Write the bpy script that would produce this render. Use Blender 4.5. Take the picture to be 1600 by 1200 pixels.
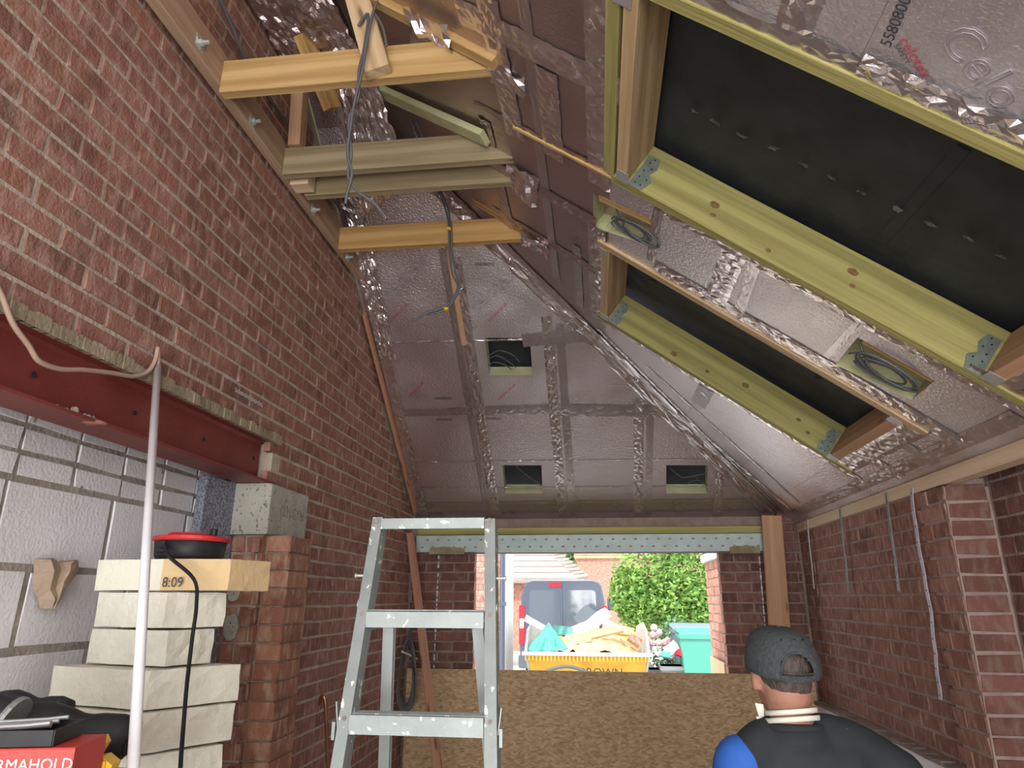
import bpy, bmesh, math, random
from mathutils import Vector, Matrix, noise
random.seed(7)
for o in list(bpy.data.objects): bpy.data.objects.remove(o, do_unlink=True)
COL = bpy.context.scene.collection
SC = bpy.context.scene
EYE = 1.70            # everything below is measured from eye level; the last lines lift it all so that the floor is z = 0
V = Vector

# ---------------------------------------------------------------- camera
F = 1060.0
CX = V((0.99269962, 0.12055253, 0.00381459)); CY = V((0.03266384, -0.29914888, 0.95364722)); CZ = V((-0.11610572, 0.94656063, 0.30090269))
cd = bpy.data.cameras.new('camera'); cd.sensor_width = 36; cd.lens = 36 * F / 1600; cd.clip_end = 300
cam = bpy.data.objects.new('camera', cd); COL.objects.link(cam)
cam.matrix_world = Matrix(((CX.x, CY.x, -CZ.x, 0), (CX.y, CY.y, -CZ.y, 0), (CX.z, CY.z, -CZ.z, 0), (0, 0, 0, 1)))
SC.camera = cam
# ---------------------------------------------------------------- light
SC.view_settings.view_transform = 'Standard'; SC.view_settings.look = 'None'
SC.view_settings.gamma = 1; SC.view_settings.use_curve_mapping = False
SC.view_settings.exposure = 0.55
w = bpy.data.worlds.new('sky'); SC.world = w; w.use_nodes = True
nt = w.node_tree; bg = nt.nodes['Background']
bg.inputs[0].default_value = (0.86, 0.93, 1.0, 1); bg.inputs[1].default_value = 1.6
def lamp(name, kind, loc, rot, energy, color, **k):
    l = bpy.data.lights.new(name, kind); l.energy = energy; l.color = color
    for a, b in k.items(): setattr(l, a, b)
    o = bpy.data.objects.new(name, l); COL.objects.link(o); o.location = loc; o.rotation_euler = rot; return o
lamp('sun', 'SUN', (0, 0, 5), (math.radians(38), 0, math.radians(-28)), 2.6, (1, .95, .87), angle=.02)
# daylight of the wide open rear of the extension behind the photographer
lamp('rear_daylight', 'AREA', (0.1, -2.3, -0.1), (math.radians(97), 0, 0), 118, (1.0, .97, .93), shape='RECTANGLE', size=2.9, size_y=2.6)
lamp('side_daylight', 'AREA', (-1.2, -1.0, -0.7), (math.radians(140), 0, math.radians(-75)), 18, (.95, .97, 1), shape='RECTANGLE', size=1.2, size_y=1.0)

# ---------------------------------------------------------------- planes of the room
class Plane:
    def __init__(s, n, p): s.n = V(n).normalized(); s.p = V(p); s.d = s.n.dot(s.p)
    def z(s, x, y): return (s.d - s.n.x * x - s.n.y * y) / s.n.z
    def pt(s, x, y, off=0): return V((x, y, s.z(x, y))) + s.n * off
RP = Plane((.74, 0, 1), (1.5, 0, .54))       # right roof slope (underside)
FP = Plane((0, .75, 1), (0, 5.4, .67))       # front (hip end) slope
XL, XR, YF = -1.46, 1.5, 5.4
def ray(px, py): return CX * ((px - 800) / F) + CY * ((600 - py) / F) + CZ
def atX(px, py, x): v = ray(px, py); return v * (x / v.x)
def atY(px, py, y): v = ray(px, py); return v * (y / v.y)
def atP(px, py, P, off=0): v = ray(px, py); return v * ((P.d + off) / P.n.dot(v))
def project(p):
    d = p.dot(CZ)
    if d <= 0.01: return None
    return 800 + F * p.dot(CX) / d, 600 - F * p.dot(CY) / d, d
def in_view(p, m=30):
    q = project(p); return q is not None and -m < q[0] < 1600 + m and -m < q[1] < 1200 + m

# ---------------------------------------------------------------- materials
def nd(nt, t, **k):
    n = nt.nodes.new(t)
    for a, b in k.items():
        if a.startswith('i'): n.inputs[int(a[1:])].default_value = b
        else: setattr(n, a, b)
    return n
def mat(name, c1, c2=None, scale=5, rough=.7, metal=0, bump=0, bscale=30, stretch=(1, 1, 1), coord='pos', ramp=(.35, .65), detail=6,
        speck=None, speck_scale=60, speck_at=.68, emit=None, coat=0, alpha=1, bdist=.01, rough2=None, spec=.5, stretch2=None, trans=0):
    m = bpy.data.materials.new(name); m.use_nodes = True; nt = m.node_tree; L = nt.links
    b = nt.nodes['Principled BSDF']; b.inputs['Roughness'].default_value = rough; b.inputs['Metallic'].default_value = metal
    b.inputs['Specular IOR Level'].default_value = spec; b.inputs['Base Color'].default_value = (*c1, 1)
    b.inputs['Transmission Weight'].default_value = trans
    if coord == 'pos': src = nt.nodes.new('ShaderNodeNewGeometry').outputs['Position']
    else: src = nt.nodes.new('ShaderNodeTexCoord').outputs['Object']
    mp = nd(nt, 'ShaderNodeMapping'); L.new(src, mp.inputs[0]); mp.inputs['Scale'].default_value = stretch
    col = None
    if c2:
        n = nd(nt, 'ShaderNodeTexNoise'); n.inputs['Scale'].default_value = scale; n.inputs['Detail'].default_value = detail
        L.new(mp.outputs[0], n.inputs['Vector'])
        r = nd(nt, 'ShaderNodeMapRange'); r.inputs[1].default_value, r.inputs[2].default_value = ramp; L.new(n.outputs[0], r.inputs[0])
        mx = nd(nt, 'ShaderNodeMix', data_type='RGBA'); mx.inputs[6].default_value = (*c1, 1); mx.inputs[7].default_value = (*c2, 1)
        L.new(r.outputs[0], mx.inputs[0]); col = mx.outputs[2]
        if rough2 is not None:
            r2 = nd(nt, 'ShaderNodeMapRange'); r2.inputs[3].default_value = rough; r2.inputs[4].default_value = rough2
            L.new(r.outputs[0], r2.inputs[0]); L.new(r2.outputs[0], b.inputs['Roughness'])
    if speck:
        n = nd(nt, 'ShaderNodeTexNoise'); n.inputs['Scale'].default_value = speck_scale; n.inputs['Detail'].default_value = 3
        L.new(mp.outputs[0], n.inputs['Vector'])
        r = nd(nt, 'ShaderNodeMapRange'); r.inputs[1].default_value = speck_at; r.inputs[2].default_value = speck_at + .04; L.new(n.outputs[0], r.inputs[0])
        mx = nd(nt, 'ShaderNodeMix', data_type='RGBA'); mx.inputs[6].default_value = (*c1, 1); mx.inputs[7].default_value = (*speck, 1)
        if col: L.new(col, mx.inputs[6])
        L.new(r.outputs[0], mx.inputs[0]); col = mx.outputs[2]
    if col: L.new(col, b.inputs['Base Color'])
    if bump:
        n = nd(nt, 'ShaderNodeTexNoise'); n.inputs['Scale'].default_value = bscale; n.inputs['Detail'].default_value = 5
        L.new(mp.outputs[0], n.inputs['Vector'])
        bp = nd(nt, 'ShaderNodeBump'); bp.inputs['Strength'].default_value = bump; bp.inputs['Distance'].default_value = bdist
        L.new(n.outputs[0], bp.inputs['Height']); L.new(bp.outputs[0], b.inputs['Normal'])
    if emit: b.inputs['Emission Color'].default_value = (*emit[:3], 1); b.inputs['Emission Strength'].default_value = emit[3]
    m.diffuse_color = (*c1, 1)
    return m
def brick_mat(name, cols, pale=(.42, .26, .21), dark=(.05, .03, .025), pale_amt=.72, bump=.8):
    m = bpy.data.materials.new(name); m.use_nodes = True; nt = m.node_tree; L = nt.links
    b = nt.nodes['Principled BSDF']; b.inputs['Roughness'].default_value = .85; b.inputs['Specular IOR Level'].default_value = .25
    g = nd(nt, 'ShaderNodeNewGeometry'); oi = nd(nt, 'ShaderNodeObjectInfo')
    ad = nd(nt, 'ShaderNodeMath', operation='ADD'); L.new(g.outputs['Random Per Island'], ad.inputs[0]); L.new(oi.outputs['Random'], ad.inputs[1])
    fr = nd(nt, 'ShaderNodeMath', operation='FRACT'); L.new(ad.outputs[0], fr.inputs[0])
    cr = nd(nt, 'ShaderNodeValToRGB'); el = cr.color_ramp.elements
    while len(el) < len(cols): el.new(.5)
    for i, c in enumerate(cols): el[i].position = i / (len(cols) - 1); el[i].color = (*c, 1)
    L.new(fr.outputs[0], cr.inputs[0])
    mp = nd(nt, 'ShaderNodeMapping'); mp.inputs['Scale'].default_value = (1, 1, .45); L.new(g.outputs['Position'], mp.inputs[0])
    n1 = nd(nt, 'ShaderNodeTexNoise'); n1.inputs['Scale'].default_value = 28; n1.inputs['Detail'].default_value = 8; L.new(mp.outputs[0], n1.inputs['Vector'])
    r1 = nd(nt, 'ShaderNodeMapRange'); r1.inputs[1].default_value = .47; r1.inputs[2].default_value = .66; r1.inputs[4].default_value = pale_amt; L.new(n1.outputs[0], r1.inputs[0])
    m1 = nd(nt, 'ShaderNodeMix', data_type='RGBA'); m1.inputs[7].default_value = (*pale, 1); L.new(cr.outputs[0], m1.inputs[6]); L.new(r1.outputs[0], m1.inputs[0])
    n2 = nd(nt, 'ShaderNodeTexNoise'); n2.inputs['Scale'].default_value = 9; n2.inputs['Detail'].default_value = 6; L.new(g.outputs['Position'], n2.inputs['Vector'])
    r2 = nd(nt, 'ShaderNodeMapRange'); r2.inputs[1].default_value = .52; r2.inputs[2].default_value = .8; r2.inputs[4].default_value = .6; L.new(n2.outputs[0], r2.inputs[0])
    m2 = nd(nt, 'ShaderNodeMix', data_type='RGBA'); m2.inputs[7].default_value = (*dark, 1); L.new(m1.outputs[2], m2.inputs[6]); L.new(r2.outputs[0], m2.inputs[0])
    L.new(m2.outputs[2], b.inputs['Base Color'])
    n3 = nd(nt, 'ShaderNodeTexNoise'); n3.inputs['Scale'].default_value = 90; n3.inputs['Detail'].default_value = 6; L.new(g.outputs['Position'], n3.inputs['Vector'])
    bp = nd(nt, 'ShaderNodeBump'); bp.inputs['Strength'].default_value = bump; bp.inputs['Distance'].default_value = .006
    L.new(n3.outputs[0], bp.inputs['Height']); L.new(bp.outputs[0], b.inputs['Normal'])
    return m
def foil_mat(name, tint, rough=.3, wr=.5, cr=.5, hammered=.35, metal=.95):
    # reinforced aluminium facing: hammered fine relief, creases as thin bright ridges
    m = bpy.data.materials.new(name); m.use_nodes = True; nt = m.node_tree; L = nt.links
    b = nt.nodes['Principled BSDF']; b.inputs['Base Color'].default_value = (*tint, 1); b.inputs['Metallic'].default_value = metal; b.inputs['Roughness'].default_value = rough
    g = nd(nt, 'ShaderNodeNewGeometry')
    n0 = nd(nt, 'ShaderNodeTexNoise'); n0.inputs['Scale'].default_value = 3.5; n0.inputs['Detail'].default_value = 4; L.new(g.outputs['Position'], n0.inputs['Vector'])
    n1 = nd(nt, 'ShaderNodeTexNoise'); n1.inputs['Scale'].default_value = 85; n1.inputs['Detail'].default_value = 2; L.new(g.outputs['Position'], n1.inputs['Vector'])
    n2 = nd(nt, 'ShaderNodeTexNoise'); n2.inputs['Scale'].default_value = 7; n2.inputs['Detail'].default_value = 5; n2.inputs['Distortion'].default_value = 1.2; L.new(g.outputs['Position'], n2.inputs['Vector'])
    # ridged creases  |n-.5|
    s = nd(nt, 'ShaderNodeMath', operation='SUBTRACT'); s.inputs[1].default_value = .5; L.new(n2.outputs[0], s.inputs[0])
    a = nd(nt, 'ShaderNodeMath', operation='ABSOLUTE'); L.new(s.outputs[0], a.inputs[0])
    r = nd(nt, 'ShaderNodeMapRange'); r.inputs[1].default_value = 0; r.inputs[2].default_value = .02; r.inputs[3].default_value = 1; r.inputs[4].default_value = 0; L.new(a.outputs[0], r.inputs[0])
    b1 = nd(nt, 'ShaderNodeBump'); b1.inputs['Strength'].default_value = hammered; b1.inputs['Distance'].default_value = .004; L.new(n1.outputs[0], b1.inputs['Height'])
    b2 = nd(nt, 'ShaderNodeBump'); b2.inputs['Strength'].default_value = cr; b2.inputs['Distance'].default_value = .006; L.new(r.outputs[0], b2.inputs['Height']); L.new(b1.outputs[0], b2.inputs['Normal'])
    b3 = nd(nt, 'ShaderNodeBump'); b3.inputs['Strength'].default_value = wr; b3.inputs['Distance'].default_value = .03; L.new(n0.outputs[0], b3.inputs['Height']); L.new(b2.outputs[0], b3.inputs['Normal'])
    L.new(b3.outputs[0], b.inputs['Normal'])
    r3 = nd(nt, 'ShaderNodeMapRange'); r3.inputs[1].default_value = .3; r3.inputs[2].default_value = .7; r3.inputs[3].default_value = rough * .8; r3.inputs[4].default_value = rough * 1.3
    L.new(n0.outputs[0], r3.inputs[0]); L.new(r3.outputs[0], b.inputs['Roughness'])
    return m
M = {}
M['brick'] = brick_mat('old_brick', [(.29, .135, .095), (.215, .10, .07), (.32, .16, .12), (.245, .115, .085), (.27, .14, .10), (.19, .09, .065)])
M['brick_pier'] = brick_mat('cut_brick', [(.34, .15, .095), (.26, .12, .08), (.40, .19, .12), (.3, .13, .09)], pale=(.5, .34, .24))
M['brick_dark'] = brick_mat('dark_brick', [(.17, .075, .055), (.115, .05, .04), (.2, .09, .07), (.14, .065, .05)], pale=(.3, .24, .2), pale_amt=.3)  # darker brick with fewer pale patches
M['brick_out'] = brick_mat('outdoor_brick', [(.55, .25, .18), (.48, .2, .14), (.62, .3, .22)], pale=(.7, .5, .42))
M['mortar'] = mat('mortar', (.36, .30, .24), (.46, .39, .32), 14, .95, bump=.6, bscale=70)
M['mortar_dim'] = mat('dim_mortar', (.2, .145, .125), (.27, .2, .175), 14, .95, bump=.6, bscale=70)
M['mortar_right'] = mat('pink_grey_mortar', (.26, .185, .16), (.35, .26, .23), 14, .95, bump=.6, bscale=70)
M['mortar_green'] = mat('stained_mortar', (.2, .17, .1), (.33, .28, .19), 10, .95, bump=.6, bscale=60)
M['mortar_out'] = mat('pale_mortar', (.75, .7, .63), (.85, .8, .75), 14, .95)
M['white_block'] = mat('white_painted_block', (.72, .72, .75), (.62, .61, .62), 3, .75, bump=.35, bscale=90, speck=(.25, .2, .15), speck_scale=14, speck_at=.74)
M['grey_joint'] = mat('grey_joint', (.22, .2, .17), (.34, .31, .27), 12, .95, bump=.6, bscale=60)
M['red_steel'] = mat('red_oxide_steel', (.155, .028, .022), (.21, .045, .035), 4, .5, bump=.15, bscale=60, speck=(.5, .22, .17), speck_scale=7, speck_at=.72, spec=.4)
M['concrete'] = mat('concrete', (.34, .34, .29), (.44, .43, .36), 9, .95, bump=.6, bscale=90, speck=(.15, .16, .15), speck_scale=75, speck_at=.62)
M['eps'] = mat('grey_bead_foam', (.13, .14, .18), (.3, .32, .38), 110, .9, bump=.9, bscale=110, ramp=(.42, .58))
M['pir'] = mat('cream_foam', (.72, .70, .58), (.62, .6, .5), 6, .9, bump=.5, bscale=45)
M['pir_tan'] = mat('tan_foam', (.68, .5, .27), (.6, .44, .24), 6, .9, bump=.4, bscale=50)
M['pir_edge'] = mat('green_foam_edge', (.50, .50, .28), (.42, .43, .24), 12, .9, bump=.5, bscale=60)
M['foil'] = foil_mat('foil_facing', (.80, .735, .76), .36, .12, .05, 1.0)
M['foil_pale'] = foil_mat('dull_foil_facing', (.82, .79, .81), .42, .08, .0, .9)
M['foil_dark'] = foil_mat('brick_reflection_foil', (.56, .47, .46), .32, .2, .12, .7)  # brown reflection of the bricks put into the colour of the upper foil
M['tape'] = foil_mat('foil_tape', (.78, .73, .74), .24, .3, .2, .25)
M['tape_flat'] = foil_mat('smooth_foil_tape', (.64, .60, .61), .3, .15, .1, .1)
def wood(name, c1, c2, knots=True, rough=.75):
    m = mat(name, c1, c2, 14, rough, bump=.3, bscale=40, stretch=(.07, 1.8, 1.8), coord='obj', ramp=(.38, .62), spec=.25, detail=9)
    nt = m.node_tree; L = nt.links; b = nt.nodes['Principled BSDF']
    if knots:
        prev = b.inputs['Base Color'].links[0].from_socket
        tc = nd(nt, 'ShaderNodeTexCoord'); mp = nd(nt, 'ShaderNodeMapping'); mp.inputs['Scale'].default_value = (1.1, 5, 5); mp.inputs['Location'].default_value = (random.random() * 5, random.random() * 5, .3)
        L.new(tc.outputs['Object'], mp.inputs[0])
        vo = nd(nt, 'ShaderNodeTexVoronoi'); vo.inputs['Scale'].default_value = 2.2; L.new(mp.outputs[0], vo.inputs['Vector'])
        r = nd(nt, 'ShaderNodeMapRange'); r.inputs[1].default_value = .06; r.inputs[2].default_value = .14; r.inputs[3].default_value = .8; r.inputs[4].default_value = 0; L.new(vo.outputs['Distance'], r.inputs[0])
        mx = nd(nt, 'ShaderNodeMix', data_type='RGBA'); mx.inputs[7].default_value = (c1[0] * .35, c1[1] * .28, c1[2] * .25, 1); L.new(prev, mx.inputs[6]); L.new(r.outputs[0], mx.inputs[0]); L.new(mx.outputs[2], b.inputs['Base Color'])
    return m
M['w_yellow'] = wood('fresh_yellow_timber', (.36, .22, .085), (.50, .34, .15))
M['w_grey'] = wood('greyed_timber', (.22, .17, .095), (.33, .265, .16))
M['w_orange'] = wood('orange_timber', (.36, .205, .07), (.48, .30, .12))
M['w_green'] = wood('treated_green_timber', (.24, .215, .075), (.37, .335, .125))
M['w_pale'] = wood('pale_timber', (.38, .26, .14), (.54, .40, .24))
M['w_plate'] = wood('old_ledger_timber', (.30, .2, .13), (.40, .28, .19))
M['w_plank'] = wood('brown_plank', (.40, .23, .13), (.50, .30, .18))
M['w_red'] = wood('red_brown_batten', (.33, .16, .10), (.42, .22, .14))
M['w_cream'] = wood('cream_plate_timber', (.55, .40, .27), (.64, .49, .34), False)
M['membrane'] = mat('black_membrane', (.018, .021, .021), (.03, .034, .034), 6, .55, bump=.35, bscale=9, bdist=.02, spec=.35)
M['dark'] = mat('void_dark', (.012, .013, .016), rough=.9)
M['galv'] = mat('galvanised', (.46, .50, .49), (.56, .6, .58), 25, .42, .6, bump=.1, bscale=60)
M['galv_dull'] = mat('dull_galvanised', (.33, .40, .38), (.40, .47, .45), 12, .55, .35, bump=.1, bscale=50)
M['hanger'] = mat('green_galvanised', (.17, .215, .19), (.24, .29, .26), 25, .45, .5)
M['silver'] = mat('silver_strap', (.6, .6, .62), rough=.35, metal=.7)
M['lilac'] = mat('lilac_strap', (.55, .5, .58), (.42, .38, .46), 30, .5, .3)
M['alu'] = mat('paint_specked_aluminium', (.30, .335, .32), (.24, .27, .26), 8, .5, .35, bump=.08, bscale=60, speck=(.78, .8, .76), speck_scale=40, speck_at=.64, coord='obj')
M['alu_dark'] = mat('dull_aluminium', (.36, .39, .38), rough=.5, metal=.5)
M['black_plastic'] = mat('black_plastic', (.012, .012, .013), (.025, .025, .027), 12, .5, spec=.25)
M['black_rubber'] = mat('black_rubber', (.018, .02, .022), (.03, .03, .034), 7, .65, bump=.3, bscale=30, speck=(.5, .5, .5), speck_scale=150, speck_at=.73)
M['red_plastic'] = mat('red_plastic', (.55, .03, .035), rough=.4)
M['yellow_plastic'] = mat('yellow_plastic', (.80, .48, .02), rough=.4)
M['white_plastic'] = mat('white_pipe', (.72, .72, .74), (.8, .8, .82), 8, .35, speck=(.2, .15, .1), speck_scale=32, speck_at=.72)
M['cable_grey'] = mat('grey_cable', (.09, .095, .1), rough=.5)
M['cable_tan'] = mat('tan_cable', (.36, .25, .19), rough=.6)
M['copper'] = mat('copper', (.45, .22, .14), (.35, .17, .11), 10, .35, .8)
M['osb'] = None
M['stone'] = mat('broken_mortar', (.36, .27, .2), (.27, .2, .15), 9, .95, bump=.8, bscale=40)
M['plaster'] = mat('white_plaster', (.90, .88, .92), (.84, .83, .88), 5, .8, bump=.5, bscale=35, speck=(.35, .3, .25), speck_scale=20, speck_at=.73)
M['ledge'] = mat('brown_ledge', (.2, .15, .13), (.28, .22, .19), 10, .9, bump=.4)
M['floor'] = mat('dusty_concrete_floor', (.33, .28, .25), (.42, .37, .33), 3, .9, bump=.3, bscale=20)
M['ink_red'] = mat('red_ink', (.36, .05, .08), rough=.6)
M['ink_black'] = mat('black_ink', (.03, .03, .04), rough=.6)
M['ink_faint'] = mat('faint_ink', (.34, .29, .32), rough=.5, metal=.4)
M['label_white'] = mat('white_print', (.85, .85, .85), rough=.6)
M['box_red'] = mat('red_card', (.55, .05, .04), rough=.6)
def osb_mat():
    m = bpy.data.materials.new('strand_board'); m.use_nodes = True; nt = m.node_tree; L = nt.links
    b = nt.nodes['Principled BSDF']; b.inputs['Roughness'].default_value = .8
    g = nd(nt, 'ShaderNodeNewGeometry')
    n = nd(nt, 'ShaderNodeTexNoise'); n.inputs['Scale'].default_value = 2.5; L.new(g.outputs['Position'], n.inputs['Vector'])
    ad = nd(nt, 'ShaderNodeVectorMath', operation='MULTIPLY_ADD'); ad.inputs[1].default_value = (.09, .09, .09); L.new(n.outputs[1], ad.inputs[0]); L.new(g.outputs['Position'], ad.inputs[2])
    v = nd(nt, 'ShaderNodeTexVoronoi'); v.inputs['Scale'].default_value = 75
    mp = nd(nt, 'ShaderNodeMapping'); mp.inputs['Scale'].default_value = (.5, 1, 1.3); mp.inputs['Rotation'].default_value = (0, .5, 0); L.new(ad.outputs[0], mp.inputs[0]); L.new(mp.outputs[0], v.inputs['Vector'])
    cr = nd(nt, 'ShaderNodeValToRGB'); el = cr.color_ramp.elements; el[0].color = (.27, .17, .085, 1); el[1].color = (.58, .43, .26, 1); e = el.new(.35); e.color = (.40, .27, .14, 1)
    L.new(v.outputs['Color'], cr.inputs[0]); L.new(cr.outputs[0], b.inputs['Base Color'])
    bp = nd(nt, 'ShaderNodeBump'); bp.inputs['Strength'].default_value = .3; bp.inputs['Distance'].default_value = .004; L.new(v.outputs['Distance'], bp.inputs['Height']); L.new(bp.outputs[0], b.inputs['Normal'])
    return m
M['osb'] = osb_mat()

# ---------------------------------------------------------------- builders
WORLD = {}
def link(o, parent=None, mw=None):
    COL.objects.link(o); mw = mw or Matrix.Identity(4); WORLD[o.name] = mw
    if parent: o.parent = parent; o.matrix_basis = WORLD[parent.name].inverted() @ mw
    else: o.matrix_basis = mw
    return o
def empty(name, loc, label=None, cat=None, group=None, kind=None):
    o = bpy.data.objects.new(name, None); o.empty_display_size = .1
    link(o, None, Matrix.Translation(V(loc))); return tag(o, label, cat, group, kind)
def tag(o, label=None, cat=None, group=None, kind=None):
    if label: o['label'] = label
    if cat: o['category'] = cat
    if group: o['group'] = group
    if kind: o['kind'] = kind
    return o
def mesh(name, vs, fs, mats, mi=None, parent=None, smooth=False, mw=None, data=None):
    if data is None:
        data = bpy.data.meshes.new(name); data.from_pydata([tuple(v) for v in vs], [], fs)
        for m in (mats if isinstance(mats, (list, tuple)) else [mats]): data.materials.append(m)
        if mi: data.polygons.foreach_set('material_index', mi)
        if smooth: data.polygons.foreach_set('use_smooth', [True] * len(data.polygons))
        data.update()
    o = bpy.data.objects.new(name, data); return link(o, parent, mw)
def from_bm(name, bm, mats, parent=None, smooth=False, mw=None):
    d = bpy.data.meshes.new(name); bmesh.ops.recalc_face_normals(bm, faces=bm.faces); bm.to_mesh(d); bm.free()
    for m in (mats if isinstance(mats, (list, tuple)) else [mats]): d.materials.append(m)
    if smooth: d.polygons.foreach_set('use_smooth', [True] * len(d.polygons))
    o = bpy.data.objects.new(name, d); return link(o, parent, mw)
class G:                                       # geometry gatherer in world coordinates
    def __init__(s): s.v = []; s.f = []; s.m = []
    def add(s, vs, fs, mi=0):
        k = len(s.v); s.v += [tuple(v) for v in vs]; s.f += [tuple(i + k for i in f) for f in fs]; s.m += [mi] * len(fs); return s
    def box(s, lo, hi, mi=0, ch=0):
        c = (V(lo) + V(hi)) / 2; h = (V(hi) - V(lo)) / 2
        return s.obox(c, V((h.x, 0, 0)), V((0, h.y, 0)), V((0, 0, h.z)), mi, ch)
    def obox(s, c, a, b, d, mi=0, ch=0):       # chamfered along the long axis a
        if ch:
            kb, kd = 1 - ch / b.length, 1 - ch / d.length
            sec = [(kb, -1), (1, -kd), (1, kd), (kb, 1), (-kb, 1), (-1, kd), (-1, -kd), (-kb, -1)]
        else: sec = [(1, -1), (1, 1), (-1, 1), (-1, -1)]
        n = len(sec); vs = [c + a * e + b * p + d * q for e in (-1, 1) for p, q in sec]
        fs = [(i, (i + 1) % n, (i + 1) % n + n, i + n) for i in range(n)] + [tuple(range(n))[::-1], tuple(range(n, 2 * n))]
        return s.add(vs, fs, mi)
    def tube(s, pts, r, seg=8, mi=0, cap=True, taper=None):
        pts = [V(p) for p in pts]; n = len(pts); vs = []; up = None
        for i, p in enumerate(pts):
            t = (pts[min(i + 1, n - 1)] - pts[max(i - 1, 0)]).normalized()
            if up is None: up = V((0, 0, 1)) if abs(t.z) < .9 else V((1, 0, 0))
            a = t.cross(up)
            if a.length < 1e-5: a = t.orthogonal()
            a.normalize(); b = a.cross(t).normalized(); up = b
            rr = r if taper is None else r * taper[i]
            vs += [p + a * (rr * math.cos(2 * math.pi * k / seg)) + b * (rr * math.sin(2 * math.pi * k / seg)) for k in range(seg)]
        fs = [(i * seg + k, i * seg + (k + 1) % seg, (i + 1) * seg + (k + 1) % seg, (i + 1) * seg + k) for i in range(n - 1) for k in range(seg)]
        if cap: fs += [tuple(range(seg))[::-1], tuple(range((n - 1) * seg, n * seg))]
        return s.add(vs, fs, mi)
    def lathe(s, c, prof, seg=24, mi=0, ax=V((0, 0, 1))):
        c = V(c); a = ax.orthogonal().normalized(); b = ax.cross(a).normalized(); vs = []
        for r, h in prof: vs += [c + ax * h + a * (r * math.cos(2 * math.pi * k / seg)) + b * (r * math.sin(2 * math.pi * k / seg)) for k in range(seg)]
        n = len(prof)
        fs = [(i * seg + k, i * seg + (k + 1) % seg, (i + 1) * seg + (k + 1) % seg, (i + 1) * seg + k) for i in range(n - 1) for k in range(seg)]
        fs += [tuple(range(seg))[::-1], tuple(range((n - 1) * seg, n * seg))]
        return s.add(vs, fs, mi)
    def out(s, name, mats, parent=None, smooth=False, **t):
        o = mesh(name, s.v, s.f, mats, s.m, parent, smooth); return tag(o, **t)
def smoothpath(pts, n=6):
    P = [V(p) for p in pts]; P = [P[0]] + P + [P[-1]]; out = []
    for i in range(1, len(P) - 2):
        for k in range(n):
            t = k / n; a, b, c, d = P[i - 1:i + 3]
            out.append(.5 * ((2 * b) + (c - a) * t + (2 * a - 5 * b + 4 * c - d) * t * t + (3 * b - a - 3 * c + d) * t ** 3))
    return out + [P[-2]]
def beam(name, p0, p1, w, h, m, parent=None, up=V((0, 0, 1)), ch=.003, cut0=0, cut1=0, side=None, **t):
    """timber from p0 to p1 (centre line), w across, h along up; local X runs along the grain"""
    p0, p1 = V(p0), V(p1); a = (p1 - p0); L = a.length; a.normalize()
    b = side.normalized() if side else up.cross(a).normalized(); d = a.cross(b).normalized()
    kb, kd = w / 2 - ch, h / 2 - ch; sec = [(kb, -h / 2), (w / 2, -kd), (w / 2, kd), (kb, h / 2), (-kb, h / 2), (-w / 2, kd), (-w / 2, -kd), (-kb, -h / 2)]
    n = 8; segs = max(1, int(L / .4)); vs = []
    for i in range(segs + 1):
        for p, q in sec:
            x = L * i / segs
            if i == 0: x += cut0 * (q / h + .5)
            if i == segs: x -= cut1 * (q / h + .5)
            vs.append((x, p + random.uniform(-.0006, .0006), q + random.uniform(-.0006, .0006)))
    fs = [(i * n + k, (i + 1) * n + k, (i + 1) * n + (k + 1) % n, i * n + (k + 1) % n) for i in range(segs) for k in range(n)] + [tuple(range(n)), tuple(range(segs * n, segs * n + n))[::-1]]
    mw = Matrix(((a.x, b.x, d.x, p0.x), (a.y, b.y, d.y, p0.y), (a.z, b.z, d.z, p0.z), (0, 0, 0, 1)))
    return tag(mesh(name, vs, fs, m, None, parent, False, mw), **t)
def cable(name, pts, r, m, parent=None, seg=6, n=6, **t):
    return G().tube(smoothpath(pts, n), r, seg).out(name, m, parent, True, **t)
def text(name, body, a, b, up, size, m, parent, off=.0015, outline=0, spacing=1):
    """flat print: baseline from point a towards b, letters growing towards up"""
    c = bpy.data.curves.new(name, 'FONT'); c.body = body; c.size = size; c.resolution_u = 3; c.space_character = spacing
    if outline: c.fill_mode = 'NONE'; c.bevel_depth = outline; c.bevel_resolution = 0
    t = bpy.data.objects.new('tmp', c); COL.objects.link(t); dg = bpy.context.evaluated_depsgraph_get(); dg.update()
    me = bpy.data.meshes.new_from_object(t.evaluated_get(dg)); bpy.data.objects.remove(t, do_unlink=True)
    me.materials.clear(); me.materials.append(m)
    x = (b - a).normalized(); u = (up - a); u = (u - x * u.dot(x)).normalized(); z = x.cross(u)
    if z.dot(-a) < 0: z = -z; u = -u if False else u
    zz = x.cross(u); o = a - a.normalized() * 0 + (zz if zz.dot(-a) > 0 else -zz) * off
    mw = Matrix(((x.x, u.x, zz.x, o.x), (x.y, u.y, zz.y, o.y), (x.z, u.z, zz.z, o.z), (0, 0, 0, 1)))
    return mesh(name, None, None, None, None, parent, False, mw, me)

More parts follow.
